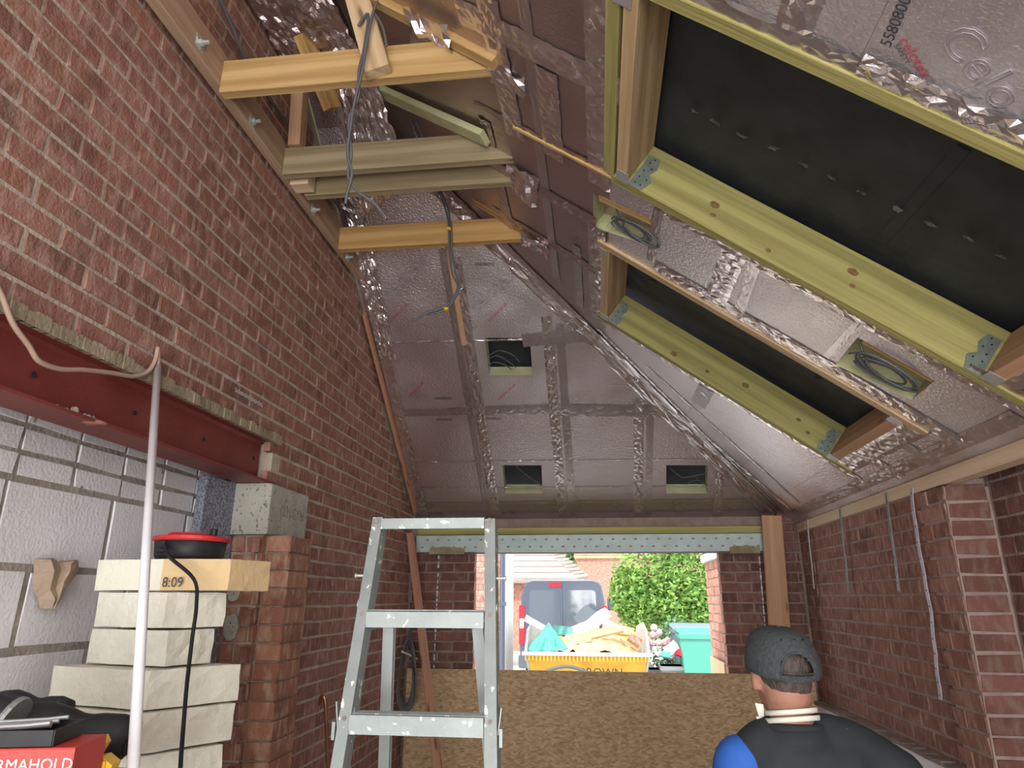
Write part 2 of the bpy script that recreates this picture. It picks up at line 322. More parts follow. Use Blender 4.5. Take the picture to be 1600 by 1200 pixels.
# ---------------------------------------------------------------- brick walls
def brick_mesh(L, D, H, jit, m, seed):
    r = random.Random(seed); j = lambda: r.uniform(-jit, jit); e = .0022
    hl, hh = L / 2, H / 2
    back = [(-hl, -D, -hh), (hl, -D, -hh), (hl, -D, hh), (-hl, -D, hh)]
    c = [(-hl + j(), 0, -hh + j()), (hl + j(), 0, -hh + j()), (hl + j(), 0, hh + j()), (-hl + j(), 0, hh + j())]
    mid = [(x, -e, z) for x, _, z in c]; sgn = [(1, 1), (-1, 1), (-1, -1), (1, -1)]
    fr = [(x + s * e, j() * .6, z + t * e) for (x, _, z), (s, t) in zip(c, sgn)]
    vs = back + mid + fr; fs = []
    for k in (0, 4):
        for i in range(4): fs.append((k + i, k + (i + 1) % 4, k + 4 + (i + 1) % 4, k + 4 + i))
    fs.append((8, 9, 10, 11)); return vs, fs
def brick_wall(parent, o, ud, nd_, u0, u1, z0, z1, keep, mat_, phase=0, zph=0, L=.225, H=.075, J=.010, limit=300, proud=.007, bond=.5, jit=.002, name='brick', D=.03, pick=None, rest='brick_infill'):
    """bricks on the plane through o, courses along ud, faces along nd_; the largest in view are objects, the others one 'stuff' part"""
    ud, nd_ = V(ud), V(nd_); up = V((0, 0, 1)); items = []
    k = math.floor((z0 - zph) / H)
    while zph + k * H < z1 - .02:
        zb = zph + k * H; off = phase + (bond * L if k % 2 else 0); i = math.floor((u0 - off) / L)
        while off + i * L < u1:
            a, b = max(u0, off + i * L), min(u1, off + (i + 1) * L); i += 1
            if b - a < .03: continue
            c = o + ud * ((a + b) / 2) + up * (zb + H / 2)
            if keep and not keep(c): continue
            items.append((c, round(b - a - J, 4), (pick(c) if pick else mat_)))
        k += 1
    def rank(it):
        q = project(it[0])
        return 1e6 + it[0].length if q is None or not in_view(it[0], 60) else q[2] / (it[1] + .05)
    items.sort(key=rank); meshes = {}; g = {}
    full = round(L - J, 4); n_obj = 0
    for c, l, m in items:
        jn = random.uniform(-.0012, .0012); ang = random.uniform(-.003, .003)
        q = project(c); seen = in_view(c, 60)
        u2 = (ud + up * ang).normalized(); w2 = u2.cross(nd_) * -1
        w2 = nd_.cross(u2) if (nd_.cross(u2)).z > 0 else u2.cross(nd_)
        pos = c + nd_ * (proud + jn)
        if n_obj < limit and seen:
            key = (l, random.randrange(8) if l == full else 0, m.name)
            if key not in meshes:
                vs, fs = brick_mesh(l, D, H - J, jit, m, hash(key[:2]) & 1023); d = bpy.data.meshes.new('brick'); d.from_pydata(vs, [], fs); d.materials.append(m)
                bm = bmesh.new(); bm.from_mesh(d); bmesh.ops.recalc_face_normals(bm, faces=bm.faces); bm.to_mesh(d); bm.free(); meshes[key] = d
            mw = Matrix(((u2.x, nd_.x, w2.x, pos.x), (u2.y, nd_.y, w2.y, pos.y), (u2.z, nd_.z, w2.z, pos.z), (0, 0, 0, 1)))
            mesh(name, None, None, None, None, parent, False, mw, meshes[key]); n_obj += 1
        else:
            vs, fs = brick_mesh(l, D, H - J, jit, m, random.randrange(999))
            g.setdefault(m.name, (G(), m))[0].add([pos + u2 * x + nd_ * y + w2 * z for x, y, z in vs], fs)
    for gg, m in g.values(): gg.out(rest, m, parent, kind='stuff')
    return n_obj

# ================================================================ SETTING
fl = G().box((-4, -2.6, -1.9), (1.9, YF + .25, -1.7)).out('floor', M['floor'], kind='structure')

# left wall: brick leaf, opening under the red beam for Y < 2.9
def under_roof(c, m=.03): return c.z < min(FP.z(c.x, c.y), RP.z(c.x, c.y)) - m
ND = .012
left = G()
left.add([(XL - ND, y, z) for y, z in [(-2.6, .69), (2.93, .69), (2.93, -1.7), (YF + .1, -1.7), (YF + .1, .70), (2.65, 2.76), (-2.6, 2.76)]] +
         [(XL - .2, y, z) for y, z in [(-2.6, .69), (2.93, .69), (2.93, -1.7), (YF + .1, -1.7), (YF + .1, .70), (2.65, 2.76), (-2.6, 2.76)]],
         [(0, 1, 2, 3, 4, 5, 6), (13, 12, 11, 10, 9, 8, 7)] + [(i, (i + 1) % 7, (i + 1) % 7 + 7, i + 7) for i in range(7)])
wall_left = left.out('wall_left', M['mortar'], kind='structure')
# phase so that the chalk-marked brick lands where it does: its lower left corner
ch0 = atX(128.75, 243.75, XL); ch1 = atX(209.5, 315, XL)
zph = (ch0.z + ch1.z) / 2; kk = 0
def keep_left(c):
    if not under_roof(c): return False
    if c.z < .70 and c.y < 2.95: return False
    if 2.9 < c.y < 3.3 and .24 < c.z < .50: return False       # padstone
    return True
def pick_left(c):
    if c.z < .95 and c.y < 3.2 and c.z > .6: return M['brick_pier'] if random.random() < .0 else M['brick']
    return M['brick']
brick_wall(wall_left, V((XL - ND, 0, 0)), (0, 1, 0), (1, 0, 0), -2.6, YF, -1.7, 2.76, keep_left, M['brick'], phase=ch0.y, zph=zph, limit=262, proud=.0045, J=.0125, jit=.0028)
# stained pointing over the beam
rp = G()
for i in range(46):
    y = 1.0 + i * .043; z = .70 + random.uniform(0, .012)
    rp.box((XL - .004, y - .024, .675), (XL + .012 + random.uniform(0, .006), y + .024, z + .008))
rp.out('mortar_bed', M['mortar_green'], wall_left, label='ragged olive stained mortar bed over the beam')
# projecting pier and cut jamb
PX0, PX1, PY0, PY1 = XL, -1.345, 2.94, 3.17
pier = G().box((PX0 - .02, PY0 + .012, -1.7), (PX1 - .012, PY1, .262)).out('brick_pier', M['stone'], wall_left)
def piercourse(u0, u1, o, ud, nn, mt, ph, lim): brick_wall(wall_left, V(o), ud, nn, u0, u1, -1.7, .262, None, mt, phase=ph, zph=.262 - .075 * 27, limit=lim, proud=.010, L=.115 if False else .225, jit=.004, bond=.5)
def quoin(u0, u1, o, ud, nn, mt, lim, J=.008): 
    brick_wall(wall_left, V(o), ud, nn, u0, u1, -1.7, .262, None, mt, phase=u0, zph=.262 - .075 * 27, limit=lim, proud=.010, L=(u1 - u0), J=J, jit=.003, bond=0, name='pier_brick', rest='pier_brick_infill')
quoin(PX0, PX1, (0, PY0 + .012, 0), (1, 0, 0), (0, -1, 0), M['brick_pier'], 14)
quoin(PY0, PY1, (PX1 - .012, 0, 0), (0, 1, 0), (1, 0, 0), M['brick_pier'], 14)
brick_wall(wall_left, V((0, 2.93, 0)), (1, 0, 0), (0, -1, 0), XL - .2, XL, -1.7, .262, None, M['brick_pier'], phase=XL - .2, zph=.262 - .075 * 27, L=.112, limit=8, bond=.5, proud=.008, jit=.004, name='jamb_brick', rest='jamb_brick_infill')
for (px, py, rx, rz) in [(366, 927, .028, .035), (362, 980, .035, .055)]:
    p = atY(px, py, 2.915); vs = [p + V((rx * math.cos(a) * random.uniform(.85, 1.1), -.006 - .004 * random.random(), rz * math.sin(a) * random.uniform(.85, 1.1))) for a in [i * math.pi / 7 for i in range(14)]]
    vs2 = [v + V((0, .02, 0)) for v in vs]; G().add(vs + vs2, [tuple(range(14))] + [(i, (i + 1) % 14, (i + 1) % 14 + 14, i + 14) for i in range(14)]).out('mortar_patch', M['concrete'], wall_left)

# white painted block wall seen through the opening
XW = -1.68
ww = G().box((XW - .25, -2.6, -1.7), (XW - .004, 3.2, .8)).out('wall_house', M['grey_joint'], kind='structure')
def block_row(zb, zt, perp, L, parent=ww, y0=-.6, y1=2.95):
    k = math.floor((y0 - perp) / L); y = perp + k * L
    while y < y1:
        a, b = max(y, y0), min(y + L, y1); y += L
        if b - a < .04: continue
        j = .008 if zt - zb < .1 else .011; vs, fs = brick_mesh(b - a - 2 * j * .9, .03, zt - zb - 2 * j, .004, M['white_block'], random.randrange(9999))
        c = V((XW + random.uniform(-.002, .002), (a + b) / 2, (zb + zt) / 2))
        G().add([c + V((y_, x_, z_)) for x_, y_, z_ in vs], fs).out('painted_block', M['white_block'], parent)
rows = [(.487, .562, .5), (.408, .487, .0), (.333, .408, .5)]
for zb, zt, s in rows: block_row(zb, zt, 1.895 + .228 * s + .114 * 0 if zb != .408 else 1.78, .228)
block_row(.081, .333, 2.21, .45); block_row(-.153, .081, 1.905, .45); block_row(-.39, -.153, 2.21, .45); block_row(-.63, -.39, 1.905, .45)

# red steel beam
bm_ = G(); zb, zt = .49, .688; xf, xb = XL + .004, XL - .132; xm = (xf + xb) / 2; t = .010
bm_.box((xb, -2.6, zt - t), (xf, 2.955, zt)); bm_.box((xb, -2.6, zb), (xf, 2.955, zb + t)); bm_.box((xm - .004, -2.6, zb + t), (xm + .004, 2.90, zt - t))
for s in (-1, 1):
    for zz, sg in ((zt - t, -1), (zb + t, 1)): # root fillets
        bm_.add([(xm + s * .004, y, zz + sg * .012) for y in (-2.6, 2.90)] + [(xm + s * .016, y, zz) for y in (-2.6, 2.90)], [(0, 1, 3, 2)])
steel = bm_.out('steel_beam', M['red_steel'], label='red oxide painted steel beam over the opening in the left brick wall', cat='beam')
for px, py in [(52, 585), (210, 645), (318, 687), (396, 716)]:
    p = atX(px, py, xm + .006); G().lathe(p, [(.009, 0), (.009, .003)], 10, ax=V((1, 0, 0))).out('bolt_hole', M['dark'], steel)
# splashes of mortar on the lower flange
g = G()
for i in range(18): p = V((xf - .02 - random.random() * .03, atX(135, 655, xf).y + random.uniform(-.07, .07), zb + t)); g.lathe(p, [(random.uniform(.006, .016), 0), (.004, random.uniform(.006, .022))], 7)
g.out('mortar_splash', M['grey_joint'], steel, kind='stuff')

# concrete padstone
pad = empty('padstone', (XL - .09, 3.08, .262), 'grey concrete padstone carrying the red beam on the brick pier', 'padstone')
G().obox(V((XL - .085, 3.085, .376)), V((0, .2, 0)), V((.11, 0, 0)), V((0, 0, .112)), 0, .006).out('block', M['concrete'], pad)
a_, b_, c_ = V((XL + .026, 3.04, .36)), V((XL + .026, 3.2, .36)), V((XL + .026, 3.04, .42))
text('stamped_mark', '(21) LYN', V((XL + .026, 2.985, .355)), V((XL + .026, 3.2, .355)), V((XL + .026, 2.985, .5)), .07, M['stone'], pad, .001)

# grey bead foam strip between block wall and jamb
g = G(); pts = []
n = 26
for i in range(n):
    z = -1.7 + (2.19) * i / (n - 1); wob = random.uniform(-.008, .008)
    pts += [(XW + .004, 2.70 + wob + (.07 if z < -.05 else 0), z), (XW + .055, 2.68 + wob + (.07 if z < -.05 else 0), z), (XW + .075, 2.90, z), (XW + .004, 2.925, z)]
g.add(pts, [(i * 4 + k, i * 4 + (k + 1) % 4, i * 4 + 4 + (k + 1) % 4, i * 4 + 4 + k) for i in range(n - 1) for k in range(4)] + [(0, 1, 2, 3), (n * 4 - 4, n * 4 - 3, n * 4 - 2, n * 4 - 1)])
g.out('bead_foam_strip', M['eps'], label='dark grey speckled bead foam strip between white blocks and brick jamb', cat='insulation')

# front wall with window opening
OX0, OX1, OZ0, OZ1 = -.948, .905, -1.7, .335
fw = G()
fw.box((XL - .2, YF + .012, -1.7), (OX0 - .012, YF + .12, OZ1)).box((OX1 + .012, YF + .012, -1.7), (XR + .12, YF + .12, OZ1)).box((XL - .2, YF + .02, OZ1), (XR + .12, YF + .12, .60))
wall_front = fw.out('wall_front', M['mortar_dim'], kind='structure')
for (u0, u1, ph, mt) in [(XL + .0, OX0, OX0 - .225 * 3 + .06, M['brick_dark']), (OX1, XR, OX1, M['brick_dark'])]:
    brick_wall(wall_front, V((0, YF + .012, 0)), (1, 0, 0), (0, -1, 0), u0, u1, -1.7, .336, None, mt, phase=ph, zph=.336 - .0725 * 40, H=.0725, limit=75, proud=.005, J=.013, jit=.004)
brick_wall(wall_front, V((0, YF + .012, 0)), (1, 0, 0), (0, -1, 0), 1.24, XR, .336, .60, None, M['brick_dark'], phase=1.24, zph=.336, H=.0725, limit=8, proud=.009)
# sunlit reveals of the opening (outer leaf)
for (x, nx) in ((OX0, 1), (OX1, -1)):
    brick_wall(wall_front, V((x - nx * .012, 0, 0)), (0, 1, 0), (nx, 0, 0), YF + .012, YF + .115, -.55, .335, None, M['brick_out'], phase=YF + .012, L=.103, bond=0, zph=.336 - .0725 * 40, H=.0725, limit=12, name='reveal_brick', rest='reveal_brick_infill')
# beads of light mortar running down the straight joints
for (px0, py0, px1, py1) in [(686, 862, 678, 1042), (1186, 868, 1198, 1010)]:
    a, b = atY(px0, py0, YF - .004), atY(px1, py1, YF - .004); g = G()
    for i in range(24):
        p = a.lerp(b, (i + random.random()) / 24); s = random.uniform(.002, .006); g.obox(p, V((0, 0, .012)), V((s, 0, 0)), V((0, .004, 0)))
    g.out('mortar_bead', M['white_block'], wall_front, kind='stuff')
# lintel
lt = G(); x0, x1 = -1.41, 1.235
lt.box((x0, YF - .055, OZ1 + .005), (x1, YF - .05, .468)).box((x0, YF - .055, OZ1 + .005), (x1, YF + .11, OZ1 + .009)).box((x0, YF - .055, .465), (x1, YF + .02, .468))
lintel = lt.out('steel_lintel', M['galv_dull'], label='long galvanised steel lintel over the front window opening', cat='lintel')
i = 0; x = x0 + .05
proto = None
while x < x1 - .03:
    for z in (.378, .432):
        p = V((x + (.04 if z > .4 else 0), YF - .056, z))
        mw = Matrix.Translation(p)
        if proto is None:
            o = mesh('punched_tab', [(-.011, 0, -.006), (.011, 0, -.006), (.008, -.008, .006), (-.008, -.008, .006), (-.008, 0, .007), (.008, 0, .007)], [(0, 1, 2, 3), (3, 2, 5, 4)], M['galv'], parent=lintel, mw=mw); proto = o.data
        else: mesh('punched_tab', None, None, None, parent=lintel, mw=mw, data=proto)
    x += .085
beam('plate_timber', (-1.40, YF - .02, .497), (1.23, YF - .02, .497), .07, .05, M['w_green'], label='thin greenish timber laid along the top of the steel lintel', cat='timber')
# mortar dabs under lintel ends
for (xa, xb_, nm) in ((-1.3, -1.02, 0), (.98, 1.2, 1)):
    g = G(); n = 14
    vs = []
    for i in range(n): x = xa + (xb_ - xa) * i / (n - 1); vs += [(x, YF - .062, OZ1 - .012), (x, YF - .062, OZ1 + .012 + .03 * math.sin(math.pi * i / (n - 1)) * random.uniform(.6, 1.1)), (x, YF - .003, OZ1 - .015), (x, YF - .05, OZ1 + .05)]
    fs = []
    for i in range(n - 1): fs += [(4 * i, 4 * i + 4, 4 * i + 5, 4 * i + 1), (4 * i + 2, 4 * i + 6, 4 * i + 4, 4 * i), (4 * i + 1, 4 * i + 5, 4 * i + 7, 4 * i + 3)]
    g.add(vs, fs).out('mortar_dab', M['mortar_green'], wall_front)

# OSB panel closing the lower half
osb = G().box((XL + .03, YF - .085, -1.70), (XR - .03, YF - .067, -.502)).out('strand_board', M['osb'], label='wide brown strand board panel closing the lower half of the window opening', cat='board')

# right wall
rw = G().box((XR + .012, 3.13, -1.7), (1.66, YF + .1, .5)).box((1.66, -2.6, -1.7), (1.8, YF + .1, .56))
wall_right = rw.out('wall_right', M['mortar_right'], kind='structure')
rph = atX(1341, 845, XR); # a brick joint near the first straps
brick_wall(wall_right, V((XR + .012, 0, 0)), (0, 1, 0), (-1, 0, 0), 3.36, YF, -.66, .5, None, M['brick'], phase=rph.y, zph=rph.z, limit=210, proud=.004, J=.013)
# slightly proud toothed pier
g = G().box((XR - .018, 3.105, -1.7), (1.66, 3.34, .46)).out('brick_pier', M['mortar_right'], wall_right)
brick_wall(wall_right, V((XR - .018, 0, 0)), (0, 1, 0), (-1, 0, 0), 3.105, 3.37, -1.7, .455, None, M['brick_pier'] if False else M['brick'], phase=3.105 - .18, zph=rph.z, limit=34, proud=.005, J=.012, name='pier_brick', rest='pier_brick_infill', jit=.004)
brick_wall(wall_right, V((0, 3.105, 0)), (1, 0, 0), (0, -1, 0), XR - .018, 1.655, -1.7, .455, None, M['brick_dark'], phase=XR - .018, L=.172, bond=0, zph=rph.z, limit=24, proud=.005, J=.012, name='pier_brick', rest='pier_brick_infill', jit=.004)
brick_wall(wall_right, V((1.66, 0, 0)), (0, 1, 0), (-1, 0, 0), -2.6, 3.09, -1.7, .55, None, M['brick_dark'], phase=3.09 - .225 * 20 - .1, zph=rph.z, limit=80, proud=.005, J=.012, name='dark_brick', rest='dark_brick_infill', jit=.003)
# plastered lower part and ledge
G().box((XR - .035, 3.37, -1.7), (XR + .012, YF - .09, -.685)).out('trim_1', M['plaster'], kind='structure')
g = G()
for i in range(34):
    y = 3.37 + (YF - .09 - 3.37) * i / 34; g.box((XR - .05 - random.uniform(0, .006), y, -.685), (XR + .01, y + .0597, -.668 + random.uniform(-.004, .004)))
g.out('trim_2', M['ledge'], kind='structure')
# wall plate timber under the right eaves
beam('wall_plate', (XR + .02, -2.5, .505), (XR + .02, YF - .03, .505), .07, .062, M['w_cream'], label='pale timber wall plate running along the top of the right brick wall', cat='timber')
beam('corner_strip', atX(1241, 822, XR - .006), atX(1262, 1010, XR - .006), .014, .014, M['ledge'], up=V((0, 1, 0)), label='thin grey strip standing in the front right corner of the room', cat='strip')

# ================================================================ CEILING
# outer skin: black membrane above the rafters, one sheet per slope
def hip_y(x, off=0): return (FP.d - 0) and (FP.d / FP.n.z - (RP.d / RP.n.z - RP.n.x / RP.n.z * x)) / (FP.n.y / FP.n.z)
TH = .215
mem = G()
def rq(x, y, off): return RP.pt(x, y, off)
mem.add([RP.pt(1.75, -2.6, TH), RP.pt(1.75, hip_y(1.75), TH), RP.pt(-1.62, hip_y(-1.62), TH), RP.pt(-1.62, -2.6, TH)], [(0, 1, 2, 3)])
mem.add([FP.pt(1.75, hip_y(1.75), TH), FP.pt(-1.62, hip_y(-1.62), TH), FP.pt(-1.62, 5.75, TH), FP.pt(1.75, 5.75, TH)], [(0, 1, 2, 3)])
ceiling = mem.out('ceiling', M['membrane'], kind='structure')
# lapped seams and torn nail holes in the membrane
def mem_at(px, py, P): return atP(px, py, P, TH - .004)
for (a, b) in (((1505, 232), (1375, 378)), ((1250, 560), (1192, 600))):
    p, q = mem_at(*a, RP), mem_at(*b, RP); d = (q - p).normalized(); s = RP.n.cross(d) * .02
    G().add([p - s, q - s, q + s, p + s, p - s * 1.1 + RP.n * .004, q - s * 1.1 + RP.n * .004], [(0, 1, 2, 3), (0, 1, 5, 4)]).out('membrane_seam', M['membrane'], ceiling)
g = G()
for (px, py) in [(1085, 170), (1118, 188), (1162, 210), (1210, 228), (1258, 255), (1300, 275), (1348, 298), (1402, 322), (1455, 348), (1515, 370), (1565, 398), (1020, 440), (1060, 458), (1100, 480), (1140, 505), (1180, 525), (1225, 545), (1277, 590)]:
    p = mem_at(px, py, RP) - RP.n * .002; e = RP.n.cross(V((0, 1, 0))).normalized(); f = V((0, 1, 0))
    k = 9; rim = [p + (e * math.cos(2 * math.pi * i / k) * random.uniform(.01, .03) + f * math.sin(2 * math.pi * i / k) * random.uniform(.004, .014)) - RP.n * random.uniform(0, .010) for i in range(k)]
    g.add([p + RP.n * .003] + rim, [(0, i + 1, (i + 1) % k + 1) for i in range(k)])
g.out('torn_nail_hole', mat('scuffed_membrane', (.035, .038, .038), (.07, .07, .07), 60, .6, bump=.5, bscale=80), ceiling, kind='stuff')

def board(name, P, poly, holes, mats, th=.1, clip=None, parent=ceiling, off=0, sub=.12, wob=.0):
    """foil faced board: poly and holes are (x, y) plans on plane P; it is cut, thickened upwards; sides are foam"""
    bm = bmesh.new(); vs = [bm.verts.new(P.pt(x, y, off)) for x, y in poly]; bm.faces.new(vs)
    def cut(p, q, clear=False, keepside=None):
        a = P.pt(*p); b = P.pt(*q); n = (b - a).cross(P.n).normalized()
        if clear and n.dot(P.pt(*keepside) - a) > 0: n = -n
        bmesh.ops.bisect_plane(bm, geom=bm.verts[:] + bm.edges[:] + bm.faces[:], plane_co=a, plane_no=n, clear_outer=clear, dist=1e-5)
    for (p, q, s) in (clip or []): cut(p, q, True, s)
    for h in holes:
        for i in range(len(h)): cut(h[i], h[(i + 1) % len(h)])
    kill = []
    for f in bm.faces:
        c = f.calc_center_median()
        for h in holes:
            sg = [((h[(i + 1) % len(h)][0] - h[i][0]) * (c.y - h[i][1]) - (h[(i + 1) % len(h)][1] - h[i][1]) * (c.x - h[i][0])) for i in range(len(h))]
            if all(s >= 0 for s in sg) or all(s <= 0 for s in sg): kill.append(f); break
    bmesh.ops.delete(bm, geom=kill, context='FACES')
    if not bm.faces: bm.free(); return None
    r = bmesh.ops.extrude_face_region(bm, geom=bm.faces[:]); top = [e for e in r['geom'] if isinstance(e, bmesh.types.BMVert)]
    for v in top: v.co += P.n * th
    tops = set(e for e in r['geom'] if isinstance(e, bmesh.types.BMFace))
    for f in bm.faces: f.normal_update()
    for f in bm.faces:
        f.material_index = 0 if abs(f.normal.dot(P.n)) > .8 else 1
    return from_bm(name, bm, mats, parent)
def strip(name, P, a, b, w, m, parent=ceiling, crinkle=.003, off=-.003, step=.022, cross=5, off2=None):
    crinkle *= .75
    """foil tape laid on plane P from plan point a to b, crumpled"""
    p, q = P.pt(*a, off), P.pt(*b, off); d = q - p; L = d.length; d.normalize(); s = P.n.cross(d).normalized()
    n = max(2, int(L / step)); vs = []
    for i in range(n + 1):
        for k in range(cross + 1):
            e = (k / cross - .5) * w * (1 + (random.uniform(-.06, .06) if k in (0, cross) else 0))
            r = random.uniform(0, crinkle) * (.35 if k in (0, cross) else 1)
            vs.append(p + d * (L * i / n + random.uniform(-.3, .3) * step * (0 < i < n)) + s * e - P.n * r)
    c1 = cross + 1; fs = []
    for i in range(n):
        for k in range(cross):
            a0, a1, a2, a3 = i * c1 + k, i * c1 + k + 1, (i + 1) * c1 + k + 1, (i + 1) * c1 + k
            fs += [(a0, a1, a2), (a0, a2, a3)] if random.random() < .5 else [(a0, a1, a3), (a1, a2, a3)]
    return mesh(name, vs, fs, m, parent=parent)
# --- front slope boards, bays between rafters
def xy(px, py, P): p = atP(px, py, P); return (p.x, p.y)
holesF = [[xy(*q, FP) for q in h] for h in ([(758, 528), (828, 528), (832, 586), (764, 586)], [(785, 727), (846, 727), (848, 771), (789, 771)], [(1041, 727), (1106, 727), (1105, 771), (1041, 771)])]
hipclip = ((-1.6, hip_y(-1.6)), (1.6, hip_y(1.6)), (0, 5.4))
bays = [-1.46, -.835, -.265, .32, .905, 1.5]
for i in range(5):
    x0, x1 = bays[i], bays[i + 1]
    for (y0, y1) in ((4.61, 5.50), (3.0, 4.61), (2.3, 3.0)):
        if y1 < hip_y(x0) and y1 < hip_y(x1): continue
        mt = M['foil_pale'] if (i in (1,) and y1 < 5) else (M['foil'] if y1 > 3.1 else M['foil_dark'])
        board('insulation_board', FP, [(x0 + .0004, y0 + .0004), (x1 - .0004, y0 + .0004), (x1 - .0004, y1 - .0004), (x0 + .0004, y1 - .0004)], [h for h in holesF if x0 - .05 < h[0][0] < x1], [mt, M['pir_edge']], clip=[hipclip])
# tapes on the front slope
for x, y0, y1, wd in [(-.80, 3.65, 5.46, .075), (-.87, 3.6, 5.46, .05), (-.27, 4.0, 5.46, .07), (-.19, 4.05, 5.46, .055), (.32, 4.55, 5.46, .07), (.40, 4.6, 5.46, .05), (.92, 5.1, 5.46, .06), (-1.40, 3.3, 5.46, .09)]:
    strip('foil_tape', FP, (x, max(y0, hip_y(x) + .02)), (x + .01, y1), wd, M['tape'] if wd > .056 else M['tape_flat'], crinkle=.008 if wd > .056 else .002)
strip('foil_tape', FP, (-.78, 4.60), (-.30, 4.60), .085, M['tape_flat'], crinkle=.005)
strip('foil_tape', FP, (-.22, 4.61), (.50, 4.64), .10, M['tape_flat'], crinkle=.005)
strip('foil_tape', FP, (-1.35, 4.60), (-.86, 4.60), .06, M['tape_flat'], crinkle=.003)
strip('foil_tape', FP, (-.44, 4.14), (.0, 4.12), .10, M['tape_flat'], crinkle=.003, off=-.006)
strip('foil_tape', FP, (-1.36, 5.38), (1.36, 5.38), .13, M['tape_flat'], crinkle=.004)
for y in (4.12, 4.98, 5.2): strip('fold_line', FP, (-1.35, y), (min(1.3, y - 4.15), y + .02), .012, M['tape'], crinkle=.002, off=-.002)
# hip tape on both slopes
for P, s in ((FP, 1), (RP, -1)):
    a, b = (1.42, hip_y(1.42) + s * .035), (-.6, hip_y(-.6) + s * .035)
    strip('hip_tape', P, a, b, .11, M['tape'], crinkle=.018, off=-.004, step=.075, cross=7)
    strip('hip_tape', P, (-.6, hip_y(-.6) + s * .03), (-1.4, hip_y(-1.4) + s * .03), .10, M['foil_dark'], crinkle=.02, off=-.004)
strip('hip_fold', RP, (1.40, hip_y(1.40) - .13), (.05, 3.98), .035, M['tape'], crinkle=.008)
strip('hip_fold', RP, (1.38, 4.85), (.35, 4.1), .03, M['tape_flat'], crinkle=.006)
# --- right slope
O1 = [xy(*q, RP) for q in ((1000, 35), (1600, 262), (1545, 590), (985, 292))]
def opening(y0, y1, x0, x1): return [(x0, y0), (x1, y0), (x1, y1), (x0, y1)]
n1, f1 = 1.43, 2.285; n2, f2 = 2.90, 3.73
ux1, dx1 = .17, 1.275; ux2, dx2 = .115, 1.235
o1 = opening(n1, f1, ux1, dx1); o2 = opening(n2, f2, ux2, dx2)
bx1 = [xy(*q, RP) for q in ((927, 300), (1028, 347), (1028, 388), (927, 355))]
bx2 = [xy(*q, RP) for q in ((1340, 527), (1460, 595), (1425, 625), (1305, 570))]
xs = [1.5, 1.29, .635, .10, -.17, -.46, -1.0, -1.46]
ys = [-2.6, -.9, .1, .85, n1 - .02, f1 + .02, n2 - .02, f2 + .02, 4.25, 4.9, 5.6]
for j in range(len(ys) - 1):
    for i in range(len(xs) - 1):
        x1, x0 = xs[i], xs[i + 1]; y0, y1 = ys[j], ys[j + 1]
        if y0 > hip_y(x1): continue
        cx, cy = (x0 + x1) / 2, (y0 + y1) / 2
        if ux1 < cx < dx1 and n1 < cy < f1 or ux2 < cx < dx2 and n2 < cy < f2: continue
        hs = [h for h in (o1, o2, bx1, bx2) if min(p[0] for p in h) < x1 and max(p[0] for p in h) > x0 and min(p[1] for p in h) < y1 and max(p[1] for p in h) > y0]
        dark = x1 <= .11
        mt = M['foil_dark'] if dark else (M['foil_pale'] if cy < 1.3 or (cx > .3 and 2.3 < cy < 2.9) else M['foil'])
        board('insulation_board', RP, [(x0 + .0004, y0 + .0004), (x1 - .0004, y0 + .0004), (x1 - .0004, y1 - .0004), (x0 + .0004, y1 - .0004)], hs, [mt, M['pir_edge']],
              clip=[((-1.6, hip_y(-1.6)), (1.6, hip_y(1.6)), (0, 0))])
T, TF, TD = M['tape'], M['tape_flat'], M['foil_dark']
RT = [((.06, 1.25), (.06, 2.42), .11, T, .012), ((-.17, .2), (-.17, 2.3), .05, TF, .003), ((-.02, .4), (-.02, 1.3), .06, T, .006), ((-.30, 1.7), (-.28, 2.4), .10, T, .01), ((-.12, 1.9), (-.12, 2.4), .10, T, .008),
      ((.13, 1.83), (-.42, 1.83), .12, T, .012), ((.10, 2.30), (-.45, 2.33), .05, TD, .006), ((.05, 2.72), (-.45, 2.72), .09, TD, .012), ((.04, 3.2), (-.5, 3.2), .08, TD, .01),
      ((.05, 2.75), (.05, 3.75), .10, T, .010), ((-.18, 2.35), (-.18, 3.6), .05, TF, .003), ((-.42, 2.4), (-.42, 3.5), .07, TD, .01), ((-.05, 3.05), (-.05, 3.8), .05, TF, .003),
      ((.29, 2.345), (1.45, 2.35), .075, T, .010), ((.30, 2.80), (1.45, 2.80), .095, T, .010), ((.28, 2.36), (.28, 2.78), .04, TF, .002), ((.55, 2.36), (.55, 2.80), .10, T, .006), ((.62, 2.36), (.64, 2.78), .05, TF, .002), ((.955, 2.37), (.955, 2.74), .03, TF, .002),
      ((1.33, 1.2), (1.33, 2.3), .08, TF, .006), ((1.32, 2.85), (1.32, 3.8), .10, TF, .008), ((.02, 3.80), (1.44, 3.80), .08, T, .008), ((1.29, 3.1), (1.47, 3.1), .08, TF, .004), ((1.29, 3.45), (1.47, 3.45), .09, T, .008),
      ((1.24, 2.3), (1.47, 2.3), .1, TD, .006), ((1.26, 1.85), (1.47, 1.85), .1, TF, .004),
      ((.66, 3.85), (.66, 4.2), .10, TF, .003), ((.35, 4.45), (1.42, 5.15), .05, T, .008), ((1.43, 2.4), (1.43, 5.2), .07, TF, .004),
      ((.1, 1.37), (1.5, 1.37), .07, TF, .006), ((.50, 1.37), (.50, .2), .09, T, .01), ((.28, .3), (.28, 1.37), .06, TF, .004), ((.64, 1.355), (1.4, 1.355), .07, T, .02), ((.1, .92), (1.5, .92), .08, TF, .006)]
for a, b, wd, m, c in RT: strip('foil_tape', RP, a, b, wd, m, crinkle=c)
